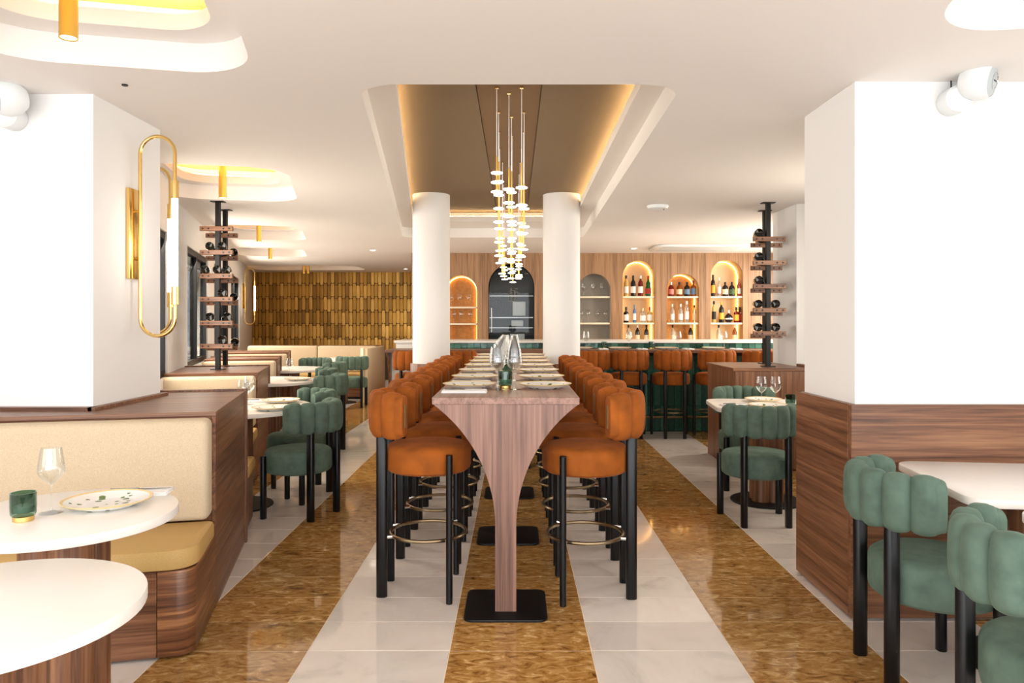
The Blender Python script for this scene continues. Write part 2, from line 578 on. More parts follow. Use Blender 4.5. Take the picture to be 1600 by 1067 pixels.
def holed(name, outer, holes, z0, z1, mat, to_xz=False, y=0.0):
    """slab with holes: filled 2-D curve turned into a mesh"""
    cu = bpy.data.curves.new(name, 'CURVE'); cu.dimensions = '2D'; cu.fill_mode = 'BOTH'
    cu.extrude = (z1 - z0) / 2
    for loop in [outer] + holes:
        sp = cu.splines.new('POLY'); sp.points.add(len(loop) - 1)
        for p, q in zip(sp.points, loop):
            p.co = (q[0], q[1], 0, 1)
        sp.use_cyclic_u = True
    tmp = bpy.data.objects.new(name, cu); COL.objects.link(tmp)
    dg = bpy.context.evaluated_depsgraph_get(); dg.update()
    me = bpy.data.meshes.new_from_object(tmp.evaluated_get(dg))
    bpy.data.objects.remove(tmp); bpy.data.curves.remove(cu)
    zc = (z0 + z1) / 2
    if to_xz:      # outline given in x,z ; thickness along y
        me.transform(Matrix(((1, 0, 0, 0), (0, 0, -1, zc), (0, 1, 0, 0), (0, 0, 0, 1))))
    else:
        me.transform(Matrix.Translation((0, 0, zc)))
    bm = bmesh.new(); bm.from_mesh(me)
    bmesh.ops.remove_doubles(bm, verts=bm.verts, dist=1e-5)
    bmesh.ops.recalc_face_normals(bm, faces=bm.faces)
    bm.to_mesh(me); bm.free()
    for p in me.polygons:
        p.use_smooth = True
    me.set_sharp_from_angle(angle=math.radians(30))
    me.materials.clear(); me.materials.append(MATS[mat])
    me.name = name
    return me


def wall_loop(loop, z0, z1):
    mb = MB(); n = len(loop)
    vs = [(p[0], p[1], z0) for p in loop] + [(p[0], p[1], z1) for p in loop]
    return mb.add(vs, [(i, (i + 1) % n, n + (i + 1) % n, n + i) for i in range(n)])


def ribbon(a, b, z):
    """flat ring between two loops with the same count"""
    mb = MB(); n = len(a)
    vs = [(p[0], p[1], z) for p in a] + [(p[0], p[1], z) for p in b]
    return mb.add(vs, [(i, (i + 1) % n, n + (i + 1) % n, n + i) for i in range(n)])


ORD = ['first', 'second', 'third', 'fourth', 'fifth', 'sixth', 'seventh', 'eighth', 'ninth', 'tenth', 'eleventh', 'twelfth']

# ------------------------------------------------------------------ the setting: floor of striped marble tiles
X0 = -0.275            # left edge of the middle brown stripe
floor = sempty('floor')
part('screed', MB().box(-8, 8, -3, 18, -0.05, -0.0012), 'grout', floor)
g = 0.0018


def tile_mesh(mat):
    return MB().rbox(-0.3 + g, 0.3 - g, -0.15 + g, 0.15 - g, -0.02, 0, 0.0012, 1).mesh('floor_tile', mat)


tb, tw = tile_mesh('marble_brown'), tile_mesh('marble_white')
far_b, far_w = MB(), MB()
for k in range(-12, 13):
    xc = X0 + 0.3 + 0.6 * k
    brown = (k % 2 == 0)
    for j in range(-10, 58):
        yc = 0.115 + 0.3 * j + 0.15
        inview = yc > 1.2 and abs(xc) - 0.35 < 0.72 * yc and yc < 6.6 and abs(xc) < 3.0
        if inview:
            o = link('floor_tile', tb if brown else tw, floor, (xc, yc, 0))
        elif abs(xc) < 7.5:
            (far_b if brown else far_w).box(xc - 0.3 + g, xc + 0.3 - g, yc - 0.15 + g, yc + 0.15 - g, -0.02, 0)
for mbx, mt in ((far_b, 'marble_brown'), (far_w, 'marble_white')):
    o = part('floor_tiles', mbx, mt, floor); o['kind'] = 'stuff'

# ------------------------------------------------------------------ ceiling with stepped coves
CZ = 2.52; LZ = 2.65; IZ = 2.72; PZ = 2.79
R13 = math.radians(13.0)
coves = []
for (cx, cy, hu, hv, rot) in ((-1.56, 2.5, .56, .78, R13), (-2.42, 6.1, .56, .80, R13), (-3.30, 9.5, .56, .82, R13), (-4.05, 12.2, .56, .80, R13),
                              (-4.5, 15.85, 1.2, .65, 0), (1.98, 2.02, .56, .78, -R13), (2.86, 5.35, .56, .78, -R13), (3.82, 8.5, .56, .8, -R13)):
    def lp(d, r, cx=cx, cy=cy, hu=hu, hv=hv, rot=rot):
        return rounded(rect(cx, cy, hu - d, hv - d, rot), r, 10)
    coves.append(dict(c=(cx, cy), outer=lp(0, .30), inner=lp(.14, .22), led=lp(.10, .25), led2=lp(.115, .24), box=lp(.02, .30), rot=rot, panel=lp(.015, .30)))
TZ_outer = [(-0.74, 3.50), (0.80, 3.50), (0.93, 10.0), (-1.52, 10.0)]
TZ_inner = [(-0.60, 3.66), (0.67, 3.66), (0.74, 9.35), (-1.29, 9.35)]
TZ_led = [(-0.645, 3.62), (0.715, 3.62), (0.785, 9.40), (-1.34, 9.40)]
TZ_led2 = [(-0.63, 3.635), (0.70, 3.635), (0.77, 9.385), (-1.325, 9.385)]
TZ_box = [(-0.75, 3.52), (0.82, 3.52), (0.92, 9.55), (-1.47, 9.55)]
tr = dict(outer=rounded(TZ_outer, .2, 10), inner=rounded(TZ_inner, .08, 6), led=rounded(TZ_led, .08, 6), led2=rounded(TZ_led2, .08, 6), box=rounded(TZ_box, .1, 6))
rim = [(-7.5, -2.9), (7.5, -2.9), (7.5, 17.8), (-7.5, 17.8)]
ceil = sempty('ceiling')
link('ceiling_board', holed('ceiling_board', rim, [c['outer'] for c in coves] + [tr['outer']], CZ, LZ, 'ceiling_paint'), ceil)
link('ceiling_ledge', holed('ceiling_ledge', rim, [c['inner'] for c in coves] + [tr['inner']], LZ + .0005, IZ, 'ceiling_paint'), ceil)
for c in coves:
    part('cove_wall', wall_loop(c['box'], IZ, PZ), 'ceiling_paint', ceil)
    part('gold_panel', MB().prism(c['panel'], PZ, PZ + .02), 'gold_leaf', ceil)
    part('led_strip', ribbon(c['led'], c['led2'], IZ + .006), 'led', ceil)
part('cove_wall', wall_loop(tr['box'], IZ, PZ + .02), 'ceiling_paint', ceil)
part('led_strip', ribbon(tr['led'], tr['led2'], IZ + .006), 'led', ceil)


def xat(c0, c1, y):          # x on the recess sides at depth y
    return c0[0] + (c1[0] - c0[0]) * (y - c0[1]) / (c1[1] - c0[1])


yA, yB = 3.52, 9.55
part('fabric_panel', MB().prism([(xat(TZ_box[0], TZ_box[3], yA), yA), (-.232, yA), (-.232, yB), (xat(TZ_box[0], TZ_box[3], yB), yB)], PZ, PZ + .03, .003), 'ceiling_fabric', ceil)
part('fabric_panel', MB().prism([(-.228, yA), (.160, yA), (.160, yB), (-.228, yB)], PZ + .004, PZ + .03, .003), 'ceiling_fabric_centre', ceil)
part('fabric_panel', MB().prism([(.164, yA), (xat(TZ_box[1], TZ_box[2], yA), yA), (xat(TZ_box[1], TZ_box[2], yB), yB), (.164, yB)], PZ, PZ + .03, .003), 'ceiling_fabric', ceil)
part('roof_slab', MB().box(-7.6, 7.6, -3, 17.9, 2.86, 2.95), 'concrete', ceil)

# ------------------------------------------------------------------ walls
# street front behind the camera: sill, head and mullions with panes
wf = sempty('wall_front')
part('wall_body', MB().box(-7.5, 7.5, -2.9, -2.7, 2.4, 2.86).box(-7.5, 7.5, -2.9, -2.7, -0.05, 0.3).box(-7.5, -3.4, -2.9, -2.7, .3, 2.4).box(3.4, 7.5, -2.9, -2.7, .3, 2.4), 'paint', wf)
for i in range(4):
    x0 = -3.4 + 1.7 * i
    wn = sempty('window_%d' % (i + 1))
    part('window_frame', MB().box(x0, x0 + .04, -2.84, -2.76, .3, 2.4).box(x0 + 1.66, x0 + 1.7, -2.84, -2.76, .3, 2.4).box(x0 + .04, x0 + 1.66, -2.84, -2.76, .3, .35).box(x0 + .04, x0 + 1.66, -2.84, -2.76, 2.35, 2.4), 'black_metal', wn)
    part('window_pane', MB().box(x0 + .04, x0 + 1.66, -2.805, -2.795, .35, 2.35), 'window_glass', wn)
struct('wall_left', MB().box(-3.75, -3.6, -2.7, 4.0, 0, 2.86), 'paint')
struct('wall_right', MB().box(3.6, 3.75, -2.7, 4.0, 0, 2.86), 'paint')


def facade(nm, fx, sgn, segs, wins):
    ww = sempty(nm)
    def quad(y0, y1, z0, z1):
        t = .2 * sgn
        pts = [(fx(y0), y0), (fx(y1), y1), (fx(y1) + t, y1), (fx(y0) + t, y0)]
        if sgn < 0:
            pts = pts[::-1]
        return MB().prism(pts[::-1], z0, z1)
    m = MB()
    for (y0, y1) in segs:
        q = quad(y0, y1, 0, 2.86); m.add(q.v, q.f)
    for (y0, y1) in wins:
        q = quad(y0, y1, 0, .9); m.add(q.v, q.f)
        q = quad(y0, y1, 2.17, 2.86); m.add(q.v, q.f)
    part('wall_body', m, 'paint', ww)
    return ww


wins_l = [(5.2, 6.5), (7.6, 9.24), (9.9, 11.5), (12.2, 13.8)]
facade('wall_facade_left', fac, -1, [(5.16, 5.2), (6.5, 7.6), (9.24, 9.9), (11.5, 12.2), (13.8, 17.3)], wins_l)
wins_r = [(4.5, 6.4), (8.0, 9.8), (10.2, 11.8)]  # unseen openings, added to let light in from the right
facade('wall_facade_right', facr, 1, [(3.9, 4.5), (6.4, 8.0), (9.8, 10.2), (11.8, 17.3)], wins_r)
nwin = 5
for fx, sg, ws in ((fac, -1, wins_l), (facr, 1, wins_r)):
    for (y0, y1) in ws:
        wn = sempty('window_%d' % nwin, (fx(y0), y0, 0), math.atan2(y1 - y0, fx(y1) - fx(y0))); nwin += 1
        ln = math.hypot(y1 - y0, fx(y1) - fx(y0))
        o0, o1 = (.02, .09) if sg < 0 else (-.09, -.02)
        fr = MB()
        for xx in (0, ln / 2 - .03, ln - .06):
            fr.box(xx, xx + .06, o0, o1, .9, 2.17)
        fr.box(0.06, ln / 2 - .03, o0, o1, .9, .96).box(ln / 2 + .03, ln - .06, o0, o1, .9, .96).box(0.06, ln / 2 - .03, o0, o1, 2.11, 2.17).box(ln / 2 + .03, ln - .06, o0, o1, 2.11, 2.17)
        part('window_frame', fr, 'black_metal', wn)
        for a, b in ((.06, ln / 2 - .03), (ln / 2 + .03, ln - .06)):
            part('window_pane', MB().box(a, b, o0 + .03, o0 + .036, .96, 2.11), 'window_glass', wn)
# pillars
struct('wall_pillar_left', MB().box(-3.6, -2.09, 3.65, 4.34, .955, CZ), 'paint')
struct('wall_pillar_left_rear', MB().box(-3.75, -2.5, 4.345, 5.15, .968, CZ), 'paint')
pl2 = MB(); pl2.prism([(-3.6, 6.75), (-3.134, 6.75), (-3.378, 7.6), (-3.85, 7.6)], .93, CZ)
struct('wall_pillar_left_far', pl2, 'paint')
struct('wall_pillar_right', MB().box(1.60, 3.75, 3.46, 4.06, 0, CZ), 'paint')
wc = sempty('wall_wainscot_right')
part('wood_panel', MB().rbox(1.567, 3.6, 3.425, 3.459, 0.012, 1.005, .002, 1), 'walnut_h', wc)
part('wood_panel', MB().rbox(1.566, 1.599, 3.461, 4.095, 0.012, 1.005, .002, 1), 'walnut_d', wc)
part('wood_panel', MB().rbox(1.567, 3.6, 4.061, 4.095, 0.012, 1.005, .002, 1), 'walnut_h', wc)
struct('wall_pillar_right_far', MB().box(2.72, 3.3, 7.1, 7.75, 0, CZ), 'paint')
# round columns with wooden cuffs
for i, (cx, lab) in enumerate(((-0.927, 'left'), (0.522, 'right'))):
    cl = sempty('wall_column_' + lab, (cx, 8.2, 0))
    part('column_shaft', MB().cyl(0, 0, 0, PZ + .01, .207, 40), 'paint', cl)
    part('wood_cuff', MB().lathe([(.209, 0), (.232, 0), (.232, .915), (.228, .922), (.209, .922)], 40), 'walnut_v', cl)

# bar back wall: veneer panels, each with one arched niche
YW = 12.30
px = lambda p, Y: (p - 804.0) * Y / F
pz = lambda y, Y: H + (500.0 - y) * Y / F
wb = sempty('wall_back')
bounds = [643, 754, 843, 964, 1033, 1101, 1170, 1213]
niches = [(694, 745, 430), (763, 835, 412), (903, 954, 427.5), (973, 1023.5, 407), (1042, 1092.5, 427.5), (1110.5, 1161, 406)]
ND = .32


def arch(x0, x1, zt, z0, seg=18):
    r = (x1 - x0) / 2; cx = (x0 + x1) / 2
    return [(x0, z0), (x1, z0)] + [(cx + r * math.cos(PI * k / seg), zt - r + r * math.sin(PI * k / seg)) for k in range(seg + 1)]


for i in range(len(bounds) - 1):
    xa, xb = px(bounds[i], YW) + .0015, px(bounds[i + 1], YW) - .0015
    outer = [(xa, 0), (xb, 0), (xb, CZ), (xa, CZ)]
    hs = []
    if i < 6:
        n0, n1, ny = niches[i]
        hs = [arch(px(n0, YW), px(n1, YW), pz(ny, YW), .55)]
    link('wood_panel', holed('wood_panel', outer, hs, YW, YW + .03, 'oak_v', True), wb)
part('wall_body', MB().box(px(643, YW), 4.6, YW + ND + .06, YW + ND + .2, 0, CZ), 'dark', wb)
part('return_panel', MB().box(px(643, YW), px(643, YW) + .03, YW + .032, 17.2, 0, CZ), 'walnut_v', wb)
struct('wall_back_right', MB().box(px(1213, YW), 7.5, YW + .05, YW + .2, 0, CZ), 'paint')
# niches
niche_root = []
for i, (n0, n1, ny) in enumerate(niches):
    xa, xb, zt = px(n0, YW), px(n1, YW), pz(ny, YW)
    lin = arch(xa, xb, zt, .55)
    nn = len(lin)
    mb = MB()
    vs = [(p[0], YW + .03, p[1]) for p in lin] + [(p[0], YW + ND, p[1]) for p in lin]
    mb.add(vs, [(k, (k + 1) % nn, nn + (k + 1) % nn, nn + k) for k in range(nn)])
    side = ['oak_v', 'dark', 'niche_grey', 'oak_v', 'oak_v', 'oak_v'][i]
    back = ['niche_amber', 'black_gloss', 'niche_grey', 'niche_cream', 'niche_amber', 'niche_cream'][i]
    if i == 1:
        continue
    nr = sempty('trim_%d' % (i + 1))
    part('niche_lining', mb, side, nr)
    bk = MB(); bk.add([(p[0], YW + ND, p[1]) for p in lin], [tuple(range(nn))])
    part('niche_back', bk, back, nr)
    if i != 2:
        # led line following the arch close to the back, on the lining
        r = (xb - xa) / 2 - .012; cx = (xa + xb) / 2; zc = zt - (xb - xa) / 2
        path = [(cx + r, YW + ND - .03, .6)] + [(cx + r * math.cos(PI * k / 18), YW + ND - .03, zc + r * math.sin(PI * k / 18)) for k in range(19)] + [(cx - r, YW + ND - .03, .6)]
        part('led_strip', MB().tube(path, .006, 6), 'led_amber', nr)
    for zs in ((pz(462.6, YW), pz(504, YW)) if i != 0 else (pz(479, YW), pz(505, YW))):
        part('shelf', MB().rbox(xa + .004, xb - .004, YW + .02, YW + ND - .012, zs - .03, zs, .004, 1), 'shelf_cream', nr)
    part('shelf', MB().rbox(xa + .004, xb - .004, YW + .02, YW + ND - .012, 0.97, 1.0, .004, 1), 'shelf_cream', nr)
# gold tiled wall
wg = sempty('wall_gold')
YG = 17.2
part('wall_body', MB().box(-7.0, px(643, YW), YG + .02, YG + .2, 0, CZ), 'grout_dark', wg)
tw_, th_ = .085, .315
tl = rounded([(-tw_ / 2 + .003, -th_ / 2 + .003), (tw_ / 2 - .003, -th_ / 2 + .003), (tw_ / 2 - .003, th_ / 2 - .003), (-tw_ / 2 + .003, th_ / 2 - .003)], .03, 3)
gm = MB().prism(tl, 0, .022, .005)
gm.xf(Matrix(((1, 0, 0, 0), (0, 0, -1, 0), (0, 1, 0, 0), (0, 0, 0, 1))))
gold_me = gm.mesh('gold_tile', 'gold_tile')
rr = random.Random(3)
for k in range(52):
    x = -6.25 + tw_ * (k + .5)
    if x > -2.0:
        break
    for j in range(6):
        z = CZ + .01 - th_ * (j + .5) + (0.045 if k % 2 else 0)
        o = link('gold_tile', gold_me, wg, (x, YG + .02 - rr.random() * .006, z))
        o.rotation_euler = (rr.uniform(-.02, .02), 0, rr.uniform(-.04, .04))

# ------------------------------------------------------------------ seating: velvet bar stool and dining chair
def channel_back(r, t, h, zc, half, n, ox=0.0, per=9, K=20):
    """curved, channel-tufted back around -x"""
    mb = MB(); vs = []; fs = []
    N = n * per
    for i in range(N + 1):
        u = i / N
        th = PI - half + 2 * half * u
        s = abs(math.sin(PI * n * u)) ** 0.5
        e = min(u, 1 - u) * n
        end = 1.0 if e > .35 else (math.sin(e / .35 * PI / 2)) ** .5
        if i in (0, N):
            end = .55
        s = max(s, .0) if e > .5 else max(s, end * .9)
        tt = t * (.42 + .58 * s) * (.8 + .2 * end); hh = h * (.87 + .13 * s) * (.93 + .07 * end)
        for k in range(K):
            a = 2 * PI * k / K
            ca, sa = math.cos(a), math.sin(a)
            dr = tt / 2 * math.copysign(abs(ca) ** .62, ca)
            dz = hh / 2 * math.copysign(abs(sa) ** .62, sa)
            vs.append((ox + (r + dr) * math.cos(th), (r + dr) * math.sin(th), zc + dz))
    for i in range(N):
        for k in range(K):
            l = (k + 1) % K
            fs.append((i * K + k, i * K + l, (i + 1) * K + l, (i + 1) * K + k))
    fs.append(tuple(range(K))); fs.append(tuple(N * K + k for k in range(K - 1, -1, -1)))
    return mb.add(vs, fs)


def end_cap(r, t, h, zc, th, out, ox=0.0):
    """flat piped end pad; returns pad and oval inlay"""
    pts = rounded(rect(0, 0, t / 2, h / 2), t * .42, 8)
    a = MB().prism(pts, -.03, .016, .008)
    b = MB().prism(rounded(rect(0, 0, t * .13, h * .29), t * .125, 8), .012, .0178, .001)
    tang = Vector((-math.sin(th), math.cos(th), 0)) * out
    rad = Vector((math.cos(th), math.sin(th), 0))
    m = Matrix.Translation(rad * r + Vector((ox, 0, zc))) @ Matrix((( rad.x, 0, tang.x, 0), (rad.y, 0, tang.y, 0), (0, 1, 0, 0), (0, 0, 0, 1)))
    return a.xf(m), b.xf(m)


def stadium(cx, cy, ang, a, b):
    """outline of a rounded leg, long half-size a along ang, short b"""
    pts = rounded(rect(0, 0, a, b), b * .95, 5)
    c, s = math.cos(ang), math.sin(ang)
    return [(cx + x * c - y * s, cy + x * s + y * c) for x, y in pts]


def seat_lathe(r, z0, z1):
    e = .035
    return [(0, z0), (r - .02, z0), (r - .004, z0 + .012), (r, z0 + .03), (r, z1 - e), (r - .006, z1 - e * .5), (r - .022, z1 - e * .15), (r - .06, z1 + .002), (0, z1 + .006)]


def build_stool():
    t = thing('bar_stool', '', 'stool')
    part('seat', MB().lathe(seat_lathe(.222, .625, .765), 40), 'velvet_orange', t)
    half = math.radians(80)
    bk = part('backrest', channel_back(.190, .094, .238, .922, half, 5, -.075), 'velvet_orange', t, sharp=80)
    for sg in (-1, 1):
        th = PI + sg * half
        a, b = end_cap(.190, .086, .205, .922, th, sg, -.075)
        part('end_cap', a, 'velvet_orange', bk)
        part('brass_inlay', b, 'inlay', bk)
    for sg in (-1, 1):
        part('leg', MB().cyl(.128, sg * .212, 0, .735, .0165, 14, .003), 'black_lacquer', t)
        part('leg', MB().prism(stadium(-.222, sg * .115, 0, .028, .019), 0, .86, .003), 'black_lacquer', t)
    ring = [(.195 * math.cos(2 * PI * k / 36), .195 * math.sin(2 * PI * k / 36), .30) for k in range(36)]
    part('foot_ring', MB().tube(ring, .0095, 8, True), 'bronze', t)
    for sg in (-1, 1):
        part('ring_stub', MB().tube([(.128, sg * .20, .30), (.105, sg * .16, .30)], .010, 8), 'chrome', t)
        part('ring_stub', MB().tube([(-.222, sg * .115, .30), (-.165, sg * .10, .30)], .010, 8), 'chrome', t)
    return t


def build_chair():
    t = thing('dining_chair', '', 'chair')
    part('seat', MB().lathe(seat_lathe(.235, .315, .48), 40), 'velvet_green', t)
    half = math.radians(84)
    bk = part('backrest', channel_back(.220, .10, .225, .715, half, 7, -.06), 'velvet_green', t, sharp=80)
    for sg in (-1, 1):
        a, b = end_cap(.220, .088, .195, .715, PI + sg * half, sg, -.06)
        part('end_cap', a, 'velvet_green', bk)
    for sg in (-1, 1):
        part('leg', MB().prism(stadium(.135, sg * .212, PI / 2, .024, .02), 0, .44, .003), 'black_lacquer', t)
        part('leg', MB().prism(stadium(-.222, sg * .150, 0, .028, .022), 0, .66, .003), 'black_lacquer', t)
    return t


stool = Maker(build_stool)
chair = Maker(build_chair)
for k in range(7):
    y = 3.842 + .60 * k
    where = 'nearest the camera' if k == 0 else '%s from the front' % ORD[k]
    stool((-.45, y, 0), 0, 'orange velvet bar stool on the left of the long table, ' + where, 'stools at the long table')
    stool((.365, y - .03, 0), PI, 'orange velvet bar stool on the right of the long table, ' + where, 'stools at the long table')
YS = 8.90
for k, (p, lab) in enumerate(((640, 'behind the left column at the bar end'), (715, 'just right of the left round column at the bar'), (927, 'just right of the right round column'),
                              (988, 'second right of the right round column'), (1057, 'third right of the right round column'), (1127, 'fourth right of the right round column'),
                              (1198, 'behind the wine rack post on the right'), (1268, 'at the bar behind the right wall edge'))):
    stool((px(p, YS - .3), YS, 0), PI / 2, 'orange velvet stool at the bar, ' + lab, 'stools at the bar')
for (loc, rz, lab) in (
        ((1.66, 2.92), math.radians(-4), 'green velvet chair at the white table against the right wall'),
        ((1.60, 2.10), math.radians(4), 'green velvet chair nearest the camera, cut off by the right edge'),
        ((1.70, 5.19), math.radians(90), 'green velvet chair with its back to us beside the right wooden wall'),
        ((1.95, 6.17), math.radians(-90), 'green velvet chair facing us behind the table with two glasses'),
        ((-1.565, 5.33), math.radians(158), 'green velvet chair in full view at the left aisle table'),
        ((-1.78, 6.02), math.radians(212), 'green velvet chair behind the left aisle table, half hidden'),
        ((-2.10, 7.85), math.radians(170), 'green velvet chair at the second table along the left aisle'),
        ((-2.42, 8.75), math.radians(200), 'green velvet chair behind the second table of the left aisle'),
        ((-2.62, 10.1), math.radians(175), 'green velvet chair at the third table of the left aisle'),
        ((-3.05, 11.1), math.radians(-100), 'dark green chair before the beige bench, left of two'),
        ((-2.62, 11.9), math.radians(100), 'dark green chair before the beige bench, right of two')):
    chair((loc[0], loc[1], 0), rz, lab, 'green velvet chairs')

# ------------------------------------------------------------------ long high table
T0, T1, TXC, TZ = 3.50, 7.92, -.042, 1.032
t = thing('high_table', 'long walnut high table with flared arched legs between the orange stools', 'table', (TXC, T0, 0))
part('tabletop', MB().rbox(-.351, .351, 0, T1 - T0, TZ - .034, TZ, .002, 1), 'table_wood_d', t)


def flared(th):
    R, zc, hw, top = .722, .415, .050, .998
    out = []
    n = 22
    a_end = math.asin((top - zc) / R)
    for k in range(n + 1):       # right side, bottom to top
        a = a_end * k / n
        out.append((hw + R - R * math.cos(a), zc + R * math.sin(a)))
    pts = [(-hw, .012), (hw, .012)] + out + [(-p[0], p[1]) for p in out[::-1]]
    mb = MB().prism(pts, 0, th)
    return mb.xf(Matrix(((1, 0, 0, 0), (0, 0, 1, 0), (0, 1, 0, 0), (0, 0, 0, 1))))


for k, y in enumerate((.006, 1.17, 2.35, 3.53)):
    part('leg_panel', flared(.19 if k == 0 else .12), 'table_wood_v', t, (0, y, 0))
    part('base_plate', MB().prism(rounded(rect(0, y + .095, .197, .197), .045, 6), 0, .012, .003), 'black_metal', t)


# table ware
def build_plate():
    t = thing('plate', '', 'plate')
    part('dish', MB().lathe([(0, .0), (.085, 0), (.092, .004), (.143, .024), (.145, .0265), (.1425, .0275), (.09, .009), (.08, .0075), (0, .007)], 48), 'plate_print', t)
    return t


def build_glass():
    t = thing('wine_glass', '', 'glass')
    part('foot', MB().lathe([(0, .0), (.036, 0), (.0365, .0015), (.02, .004), (.005, .009), (.0035, .02)], 24), 'clear_glass', t)
    part('stem', MB().lathe([(.0036, .0195), (.003, .05), (.0032, .085), (.006, .096)], 12), 'clear_glass', t)
    part('bowl', MB().lathe([(0.0, .0945), (.008, .097), (.028, .115), (.0415, .137), (.0425, .148), (.039, .175), (.032, .22), (.0312, .2203), (.0382, .175), (.0415, .148), (.0405, .138), (.027, .117), (.007, .099), (0, .0975)], 32), 'clear_glass', t)
    return t


def build_candle():
    t = thing('candle_holder', '', 'candle holder')
    part('brass_base', MB().cyl(0, 0, 0, .018, .031, 28, .002), 'brass', t)
    prof = []
    vs = []; n = 72
    mb = MB()
    rings = [(.034, .018), (.0365, .026), (.0375, .05), (.037, .092), (.0345, .092), (.0345, .03), (0.0, .028)]
    for (r, z) in rings:
        for k in range(n):
            q = r * (1 + (.022 * (k % 2) if r > .0355 else 0))
            vs.append((q * math.cos(2 * PI * k / n), q * math.sin(2 * PI * k / n), z))
    fs = []
    for i in range(len(rings) - 1):
        for k in range(n):
            l = (k + 1) % n
            fs.append((i * n + k, i * n + l, (i + 1) * n + l, (i + 1) * n + k))
    part('glass_cup', mb.add(vs, fs), 'green_glass', t)
    part('candle', MB().cyl(0, 0, .0285, .05, .028, 20, .002), 'porcelain', t)
    return t


def build_napkin():
    t = thing('napkin', '', 'napkin')
    part('cloth', MB().rbox(-.115, .115, -.055, .055, 0, .007, .003, 1).rbox(-.113, .113, -.053, .05, .0071, .013, .003, 1), 'linen', t)
    kn = MB().tube([(-.10, .012, .017), (-.02, .012, .017), (0.0, .012, .017)], .0038, 8)
    kn.add([(0, .006, .016), (.10, .008, .016), (.112, .016, .016), (0, .019, .016), (0, .006, .0175), (.10, .008, .0175), (.112, .016, .0175), (0, .019, .0175)],
           [(0, 3, 2, 1), (4, 5, 6, 7), (0, 1, 5, 4), (1, 2, 6, 5), (2, 3, 7, 6), (3, 0, 4, 7)])
    part('knife', kn, 'stainless', t)
    return t


plate, glass, candle, napkin = Maker(build_plate), Maker(build_glass), Maker(build_candle), Maker(build_napkin)
for k in range(7):
    y = 3.99 + .57 * k
    pos = 'nearest the camera' if k == 0 else ORD[k] + ' from the front'
    plate((-.245, y, TZ), .3 * k, 'patterned white plate on the left of the long table, ' + pos, 'plates on the long table')
    plate((.165, y, TZ), 1 + .4 * k, 'patterned white plate on the right of the long table, ' + pos, 'plates on the long table')
    napkin((-.255, y - .245, TZ), 0, 'folded white napkin with knife on the left of the long table, ' + pos, 'napkins on the long table')
    napkin((.165, y + .235, TZ), PI, 'folded white napkin with knife on the right of the long table, ' + pos, 'napkins on the long table')
    glass((-.088, y - .11, TZ), 0, 'wine glass in the left row down the long table, ' + pos, 'wine glasses on the long table')
    glass((0.0, y - .09, TZ), 0, 'wine glass in the right row down the long table, ' + pos, 'wine glasses on the long table')
    glass((-.10, y + .12, TZ), 0, 'wine glass behind the left row plate gap on the long table, ' + pos, 'wine glasses on the long table')
    if k % 2 == 0:
        candle((-.05, y - .03, TZ), 0, 'green ribbed glass candle holder on the long table, ' + ORD[k // 2] + ' from the front', 'candle holders on the long table')

# ------------------------------------------------------------------ small tables
def pedestal_table(name, label, loc, outline, rotz=0, ped=.0, th=.032):
    t = thing(name, label, 'table', (loc[0], loc[1], 0), rotz)
    part('tabletop', MB().prism(outline, .75 - th, .75, .004), 'table_white', t)
    for k in range(4):
        a = PI / 4 + PI / 2 * k + ped
        part('pedestal_post', MB().cyl(.068 * math.cos(a), .068 * math.sin(a), .012, .75 - th, .070, 24), 'walnut_v', t)
    part('base_plate', MB().cyl(0, 0, 0, .012, .27, 40, .003), 'black_metal', t)
    return t


def circle(r, n=64):
    return [(r * math.cos(2 * PI * k / n), r * math.sin(2 * PI * k / n)) for k in range(n)]


pedestal_table('round_table', 'bare round white table at the bottom left corner', (-1.215, 1.67), circle(.343))
pedestal_table('round_table', 'round white table with plate and green candle holder before the beige bench', (-1.52, 2.49), circle(.35))
pedestal_table('round_table', 'round white table with two glasses beside the green aisle chair', (-2.10, 5.55), circle(.55), ped=.4)
pedestal_table('round_table', 'second round white table along the left aisle', (-2.68, 7.98), circle(.53))
pedestal_table('round_table', 'third round white table along the left aisle', (-3.02, 9.88), circle(.5))
pedestal_table('round_table', 'far white table before the long beige bench', (-2.95, 12.45), circle(.45))
rr4 = lambda hx, hy, r: rounded(rect(0, 0, hx, hy), r, 8)
pedestal_table('square_table', 'white rounded square table with two glasses beside the right pillar', (1.95, 5.70), rr4(.42, .37, .14), math.radians(-6))
pedestal_table('square_table', 'white rounded table pushed against the right wooden wainscot', (2.12, 2.985), rr4(.42, .375, .09), math.radians(-7))
pedestal_table('square_table', 'white rounded table cut off at the right edge', (2.12, 2.13), rr4(.44, .375, .09), math.radians(-4))
Z75 = .75
candle((-1.592, 2.385, Z75), 0, 'green ribbed glass candle holder on the near left round table')
glass((-1.563, 2.483, Z75), 0, 'single wine glass on the near left round table')
plate((-1.425, 2.575, Z75), 2.0, 'white plate with green leaves and yellow rim on the near left table')
napkin((-1.41, 2.755, Z75), math.radians(10), 'folded napkin with knife behind the plate on the near left table')
glass((-1.94, 5.27, Z75), 0, 'left of two wine glasses on the left aisle table')
glass((-2.04, 5.66, Z75), 0, 'right of two wine glasses on the left aisle table')
plate((-1.75, 5.32, Z75), .4, 'nearer patterned plate on the left aisle table')
plate((-1.84, 5.80, Z75), 1.4, 'farther patterned plate on the left aisle table')
napkin((-2.03, 5.85, Z75), .3, 'crumpled white napkin beside the farther plate on the left aisle table')
glass((-2.52, 8.25, Z75), 0, 'wine glass on the second left aisle table')
plate((-2.33, 7.92, Z75), .4, 'white plate on the second left aisle table')
